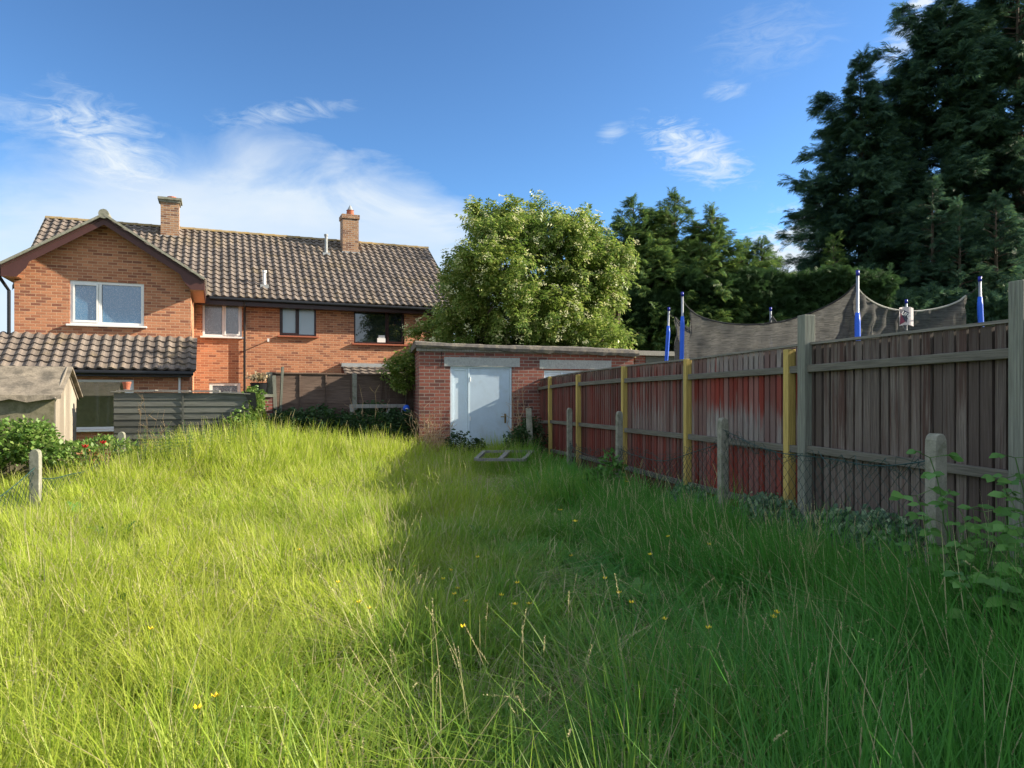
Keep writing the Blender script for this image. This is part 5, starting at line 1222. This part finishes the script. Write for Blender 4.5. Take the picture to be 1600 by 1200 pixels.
def instancer(name, label, cat, protos, pts, idx, rot, scl):
    """one stuff object: tufts placed on given points"""
    coll = bpy.data.collections.new(name+'_kinds')
    for i, p in enumerate(protos): p.name = 'k%02d_%s' % (i, name); coll.objects.link(p)
    me = bpy.data.meshes.new(name); me.vertices.add(len(pts)); me.vertices.foreach_set('co', pts.astype(np.float32).ravel())
    for nm, ty, arr in (('kidx', 'INT', idx.astype(np.int32)), ('krot', 'FLOAT_VECTOR', rot.astype(np.float32)), ('kscl', 'FLOAT_VECTOR', scl.astype(np.float32))):
        at = me.attributes.new(nm, ty, 'POINT'); at.data.foreach_set('value' if ty == 'INT' else 'vector', arr.ravel())
    o = bpy.data.objects.new(name, me); SC.collection.objects.link(o); tag(o, label, cat, kind='stuff')
    ng = bpy.data.node_groups.new(name, 'GeometryNodeTree')
    ng.interface.new_socket('Geometry', in_out='INPUT', socket_type='NodeSocketGeometry'); ng.interface.new_socket('Geometry', in_out='OUTPUT', socket_type='NodeSocketGeometry')
    N = ng.nodes; Lk = ng.links; gi = N.new('NodeGroupInput'); go = N.new('NodeGroupOutput'); ip = N.new('GeometryNodeInstanceOnPoints'); ci = N.new('GeometryNodeCollectionInfo')
    ci.inputs[0].default_value = coll; ci.inputs['Separate Children'].default_value = True; ci.inputs['Reset Children'].default_value = True
    def attr(nm, ty): a = N.new('GeometryNodeInputNamedAttribute'); a.data_type = ty; a.inputs[0].default_value = nm; return a.outputs[0]
    Lk.new(gi.outputs[0], ip.inputs['Points']); Lk.new(ci.outputs[0], ip.inputs['Instance']); ip.inputs['Pick Instance'].default_value = True
    Lk.new(attr('kidx', 'INT'), ip.inputs['Instance Index']); Lk.new(attr('kscl', 'FLOAT_VECTOR'), ip.inputs['Scale'])
    e2r = N.new('FunctionNodeEulerToRotation'); Lk.new(attr('krot', 'FLOAT_VECTOR'), e2r.inputs[0]); Lk.new(e2r.outputs[0], ip.inputs['Rotation'])
    Lk.new(ip.outputs[0], go.inputs[0])
    md = o.modifiers.new('tufts', 'NODES'); md.node_group = ng
    return o
def smooth_noise(x, y, f, s_=0):
    return (np.sin(x*f+1.3+s_)*np.cos(y*f*.83+.4*s_)+np.sin(x*f*1.9+y*f*1.1+2+s_)*.6+np.sin(y*f*2.7-x*f*.6+s_*2)*.35)/1.95
def height(x, y):
    h = np.full_like(x, .27)
    h = h+.05*smooth_noise(x, y, 1.1)+.05*smooth_noise(x, y, 3.1, 2)+.09*np.clip(smooth_noise(x, y, 5.3, 3), .25, 1)
    short = np.exp(-((x-.7)/1.0)**2-((y-6.2)/2.0)**2); h = h*(1-.60*short)
    short2 = np.exp(-((x-.2)/.9)**2-((y-12.3)/1.5)**2); h = h*(1-.45*short2)
    h = h+.17*S(x, -.1, .9)*(1-S(y, 3.2, 4.6))+.08*(1-S(y, 2.4, 3.6))
    h = h+.24*np.exp(-((x-fx(y)+.95)/.5)**2)
    h = h+.38*np.exp(-((x+5.1)/2.3)**2-((y-14.6)/1.6)**2)+.22*np.exp(-((x+7)/1.5)**2-((y-12)/2)**2)
    h = h+.20*np.exp(-((x-.55)/.35)**2-((y-10.6)/.8)**2)+.12*np.exp(-((x+.75)/.35)**2-((y-9.5)/.6)**2)
    h = h+.10*S(y, 13.5, 16)*(x < -1)-.09*S(x, -1.2, .2)*S(y, 8.5, 11)
    return np.clip(h, .09, .85)
def build_grass():
    near, mid, far = [], [], []
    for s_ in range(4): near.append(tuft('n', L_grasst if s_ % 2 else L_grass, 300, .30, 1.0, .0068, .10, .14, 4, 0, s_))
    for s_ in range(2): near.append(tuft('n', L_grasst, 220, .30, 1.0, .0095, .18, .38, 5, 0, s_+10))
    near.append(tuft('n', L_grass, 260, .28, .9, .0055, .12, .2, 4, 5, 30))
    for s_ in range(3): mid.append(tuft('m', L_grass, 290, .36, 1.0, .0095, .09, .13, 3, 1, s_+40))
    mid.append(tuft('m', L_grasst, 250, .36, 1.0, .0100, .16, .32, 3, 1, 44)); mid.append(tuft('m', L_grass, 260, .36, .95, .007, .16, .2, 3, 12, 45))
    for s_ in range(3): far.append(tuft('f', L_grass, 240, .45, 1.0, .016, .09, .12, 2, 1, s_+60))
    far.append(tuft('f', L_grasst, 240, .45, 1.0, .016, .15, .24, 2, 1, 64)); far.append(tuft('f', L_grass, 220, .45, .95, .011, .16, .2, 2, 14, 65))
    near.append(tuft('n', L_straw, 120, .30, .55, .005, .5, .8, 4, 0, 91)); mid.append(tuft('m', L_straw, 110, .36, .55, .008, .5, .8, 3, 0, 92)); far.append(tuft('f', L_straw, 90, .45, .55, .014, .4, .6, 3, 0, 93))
    protos = near+mid+far; PP, II, RR, SS = [], [], [], []
    for (y0, y1, dens, base, cnt, seedi) in ((1.35, 4.6, 16, 0, 7, 6), (4.6, 9.0, 12, 8, 5, 4), (9.0, 18.6, 8.6, 14, 5, 4)):
        xm = .80*y1+.6; n = int(dens*(y1-y0)*2*xm); x = rng.uniform(-xm, xm, n); y = rng.uniform(y0, y1, n)
        keep = (np.abs(x) < .76*y+.5) & (x < fx(y)-.22)
        g = .5+.5*smooth_noise(x, y, 2.2, 5)
        # keep off the garage, sheds and house
        keep &= ~((y > 16.2+.55*(x+2.1)-.1) & (x > -2.3) & (y > 15.5))
        keep &= ~((x < -5.6) & (y > 16.4))
        x, y = x[keep], y[keep]; n = len(x); h = height(x, y)*rng.uniform(.82, 1.15, n)
        patch = .5+.5*smooth_noise(x, y, 1.7, 7)
        r = rng.random(n); id_ = base+rng.integers(0, cnt-1, n); id_ = np.where(r < .05+.13*patch*(x < .4), base+seedi, id_); id_ = np.where(r > .955-.07*(1-patch), base+cnt, id_)
        PP.append(np.stack([x, y, ground_z(x, y)-.01], 1)); II.append(id_)
        lx = .05*smooth_noise(x, y, 1.3, 1); RR.append(np.stack([rng.normal(0, .07, n)+lx, rng.normal(0, .07, n)+.04*smooth_noise(x, y, .9, 4), rng.uniform(0, 6.283, n)], 1))
        wd = rng.uniform(.8, 1.2, n); SS.append(np.stack([wd, wd, h], 1))
    o = instancer('grass', 'long uncut grass covering the whole garden', 'grass', protos, np.concatenate(PP), np.concatenate(II), np.concatenate(RR), np.concatenate(SS))
    # tall seeding grass at the shade line and in the foreground
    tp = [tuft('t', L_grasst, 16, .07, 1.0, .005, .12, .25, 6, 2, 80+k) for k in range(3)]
    pts = []
    for (cx, cy, n, sx, sy, h) in ((-.35, 3.0, 14, .35, .25, .50), (.3, 3.2, 12, .5, .3, .50), (1.4, 3.6, 10, .7, .4, .5), (-.85, 9.3, 8, .12, .2, .55), (-1.0, 8.5, 10, .15, .8, .42), (-.8, 5.4, 6, .15, .6, .34), (-1.3, 11.8, 8, .25, .5, .5), (-.2, 4.2, 6, .4, .4, .4), (2.0, 4.6, 8, .5, .7, .5)):
        for k in range(n): pts.append((random.gauss(cx, sx), random.gauss(cy, sy), h*random.uniform(.75, 1.1)))
    a = np.array(pts); a = a[(a[:, 1] > 2.2) & (a[:, 0] < fx(a[:, 1])-.1)]; n = len(a)
    instancer('tall_grass', 'seeding grass stems standing above the rest along the shade line', 'grass', tp, np.stack([a[:, 0], a[:, 1], ground_z(a[:, 0], a[:, 1])], 1), rng.integers(0, 3, n), np.stack([rng.normal(0, .1, n), rng.normal(0, .1, n), rng.uniform(0, 6.28, n)], 1), np.stack([np.ones(n), np.ones(n), a[:, 2]], 1))
    # dead straw mats
    for (px, py, Y, s_, lab) in ((735, 760, 11.6, .42, 'flattened dead straw patch in the shade, left of two'), (838, 778, 10.9, .32, 'flattened dead straw patch in the shade, right of two')):
        x = (px-800)/F*Y; n = 500; p = np.stack([rng.normal(x, s_, n), rng.normal(Y, s_*.6, n), np.zeros(n)], 1); p[:, 2] = ground_z(p[:, 0], p[:, 1])+rng.uniform(.10, .24, n)
        d = rng.normal(0, 1, (n, 3)); d[:, 2] *= .15; V, Q = scatter(*leaf_t(1, .035, .1), p, frames(d), rng.uniform(.15, .35, n)); tag(np_mesh('straw', V, Q, L_straw), lab, 'straw', kind='stuff')
build_grass()

# ------------------------------------------------------------ buttercups
def buttercups():
    T = thing('buttercup', 'tiny yellow buttercup flower in the long grass', 'flower', (0, 0, 0), 0, 'buttercups in the grass'); kids = []
    m = MB(); m.tube([(0, 0, 0), (.01, 0, .5), (0, 0, 1.0)], .0022, 4, cap=False); kids.append(m.build('stem', L_nettle, T, world=False))
    m = MB()
    for k in range(5):
        a = k*1.2566; c_, s_ = math.cos(a), math.sin(a); r = .017; m.poly([(0, 0, 1.0), (r*c_-.010*s_, r*s_+.010*c_, 1.006), (1.45*r*c_, 1.45*r*s_, 1.016), (r*c_+.010*s_, r*s_-.010*c_, 1.006)])
    kids.append(m.build('petals', L_yellow, T, world=False))
    spots = [(730, 977, .32), (690, 906, .2), (719, 922, .2), (719, 928, .2), (737, 942, .2), (777, 930, .2), (805, 943, .22), (828, 946, .22), (815, 911, .2), (572, 938, .25), (575, 951, .25), (617, 893, .2), (650, 887, .2), (687, 890, .2), (876, 798, .3), (898, 814, .3), (975, 752, .35), (985, 940, .3), (1040, 966, .3), (1126, 979, .35), (1185, 960, .4), (1203, 957, .4), (1018, 865, .3), (940, 903, .25), (970, 925, .25), (350, 1092, .4), (290, 1105, .4), (225, 985, .3), (1058, 838, .3), (1100, 850, .35), (460, 860, .25), (528, 910, .25), (745, 870, .2), (900, 870, .25)]
    i = 0
    for px, py, h in spots:
        Y = (EYE-h-.06)*F/(py-HY); X = (px-800)/F*Y
        hh = EYE-(py-HY)/F*Y-float(ground_z(X, Y))
        if i == 0: t = T; ch = kids
        else:
            t = T.copy(); SC.collection.objects.link(t); ch = []
            for c in kids:
                d = c.copy(); SC.collection.objects.link(d); d.parent = t; ch.append(d)
        t.location = (X, Y, float(ground_z(X, Y))); t.rotation_euler = (random.gauss(0, .1), random.gauss(0, .1), random.random()*6)
        w = (.7 if Y < 7 else 1.1); t.scale = (w, w, 1)
        for c in ch: pass
        # petals sit at height hh: stem stretched, petals lifted
        ch[0].scale = (1, 1, hh); ch[1].location = (0, 0, hh-1.0)
        i += 1
buttercups()

# ------------------------------------------------------------ docks among the grass
def docks():
    V0, Q0 = [], []; o = 0
    for l_ in range(9):
        az = l_*2.4; L = .20+.10*((l_*7) % 5)/5; rise = .9+.5*((l_*3) % 4)/4; wd = .065
        for k in range(7):
            t = k/6; w = wd*math.sin(math.pi*min(1, t*.92+.06))**.8*.5; r = L*t*.75; zz = L*rise*(t-.42*t*t)
            for sg in (-1, 0, 1): V0.append((r*math.cos(az)-sg*w*math.sin(az), r*math.sin(az)+sg*w*math.cos(az), zz+abs(sg)*w*.35))
        for k in range(6):
            for j in range(2): a = o+k*3+j; Q0.append((a, a+1, a+4, a+3))
        o += 21
    V0 = np.array(V0); Q0 = np.array(Q0)
    first = None
    for i, (x, y, s_) in enumerate(((-1.5, 3.5, 1.1), (-2.8, 5.0, 1.2), (.9, 5.3, 1.0), (1.5, 7.2, 1.1), (-.3, 7.5, 1.0), (-4.2, 7.6, 1.3), (2.1, 5.4, 1.3), (-5.3, 8.8, 1.3), (.5, 3.7, 1.1), (-.9, 4.7, 1.0), (1.2, 9.6, 1.3))):
        if first is None:
            first = T = thing('dock_plant', 'broad leaved dock plant growing up through the long grass', 'plant', (0, 0, 0), 0, 'docks scattered in the grass')
            kid = np_mesh('leaves', V0, Q0, L_bramble, T)
        else:
            T = first.copy(); SC.collection.objects.link(T); d = kid.copy(); SC.collection.objects.link(d); d.parent = T
        T.location = (x, y, float(ground_z(x, y))); T.rotation_euler = (random.gauss(0, .08), random.gauss(0, .08), random.random()*6); T.scale = (s_, s_, s_)
docks()
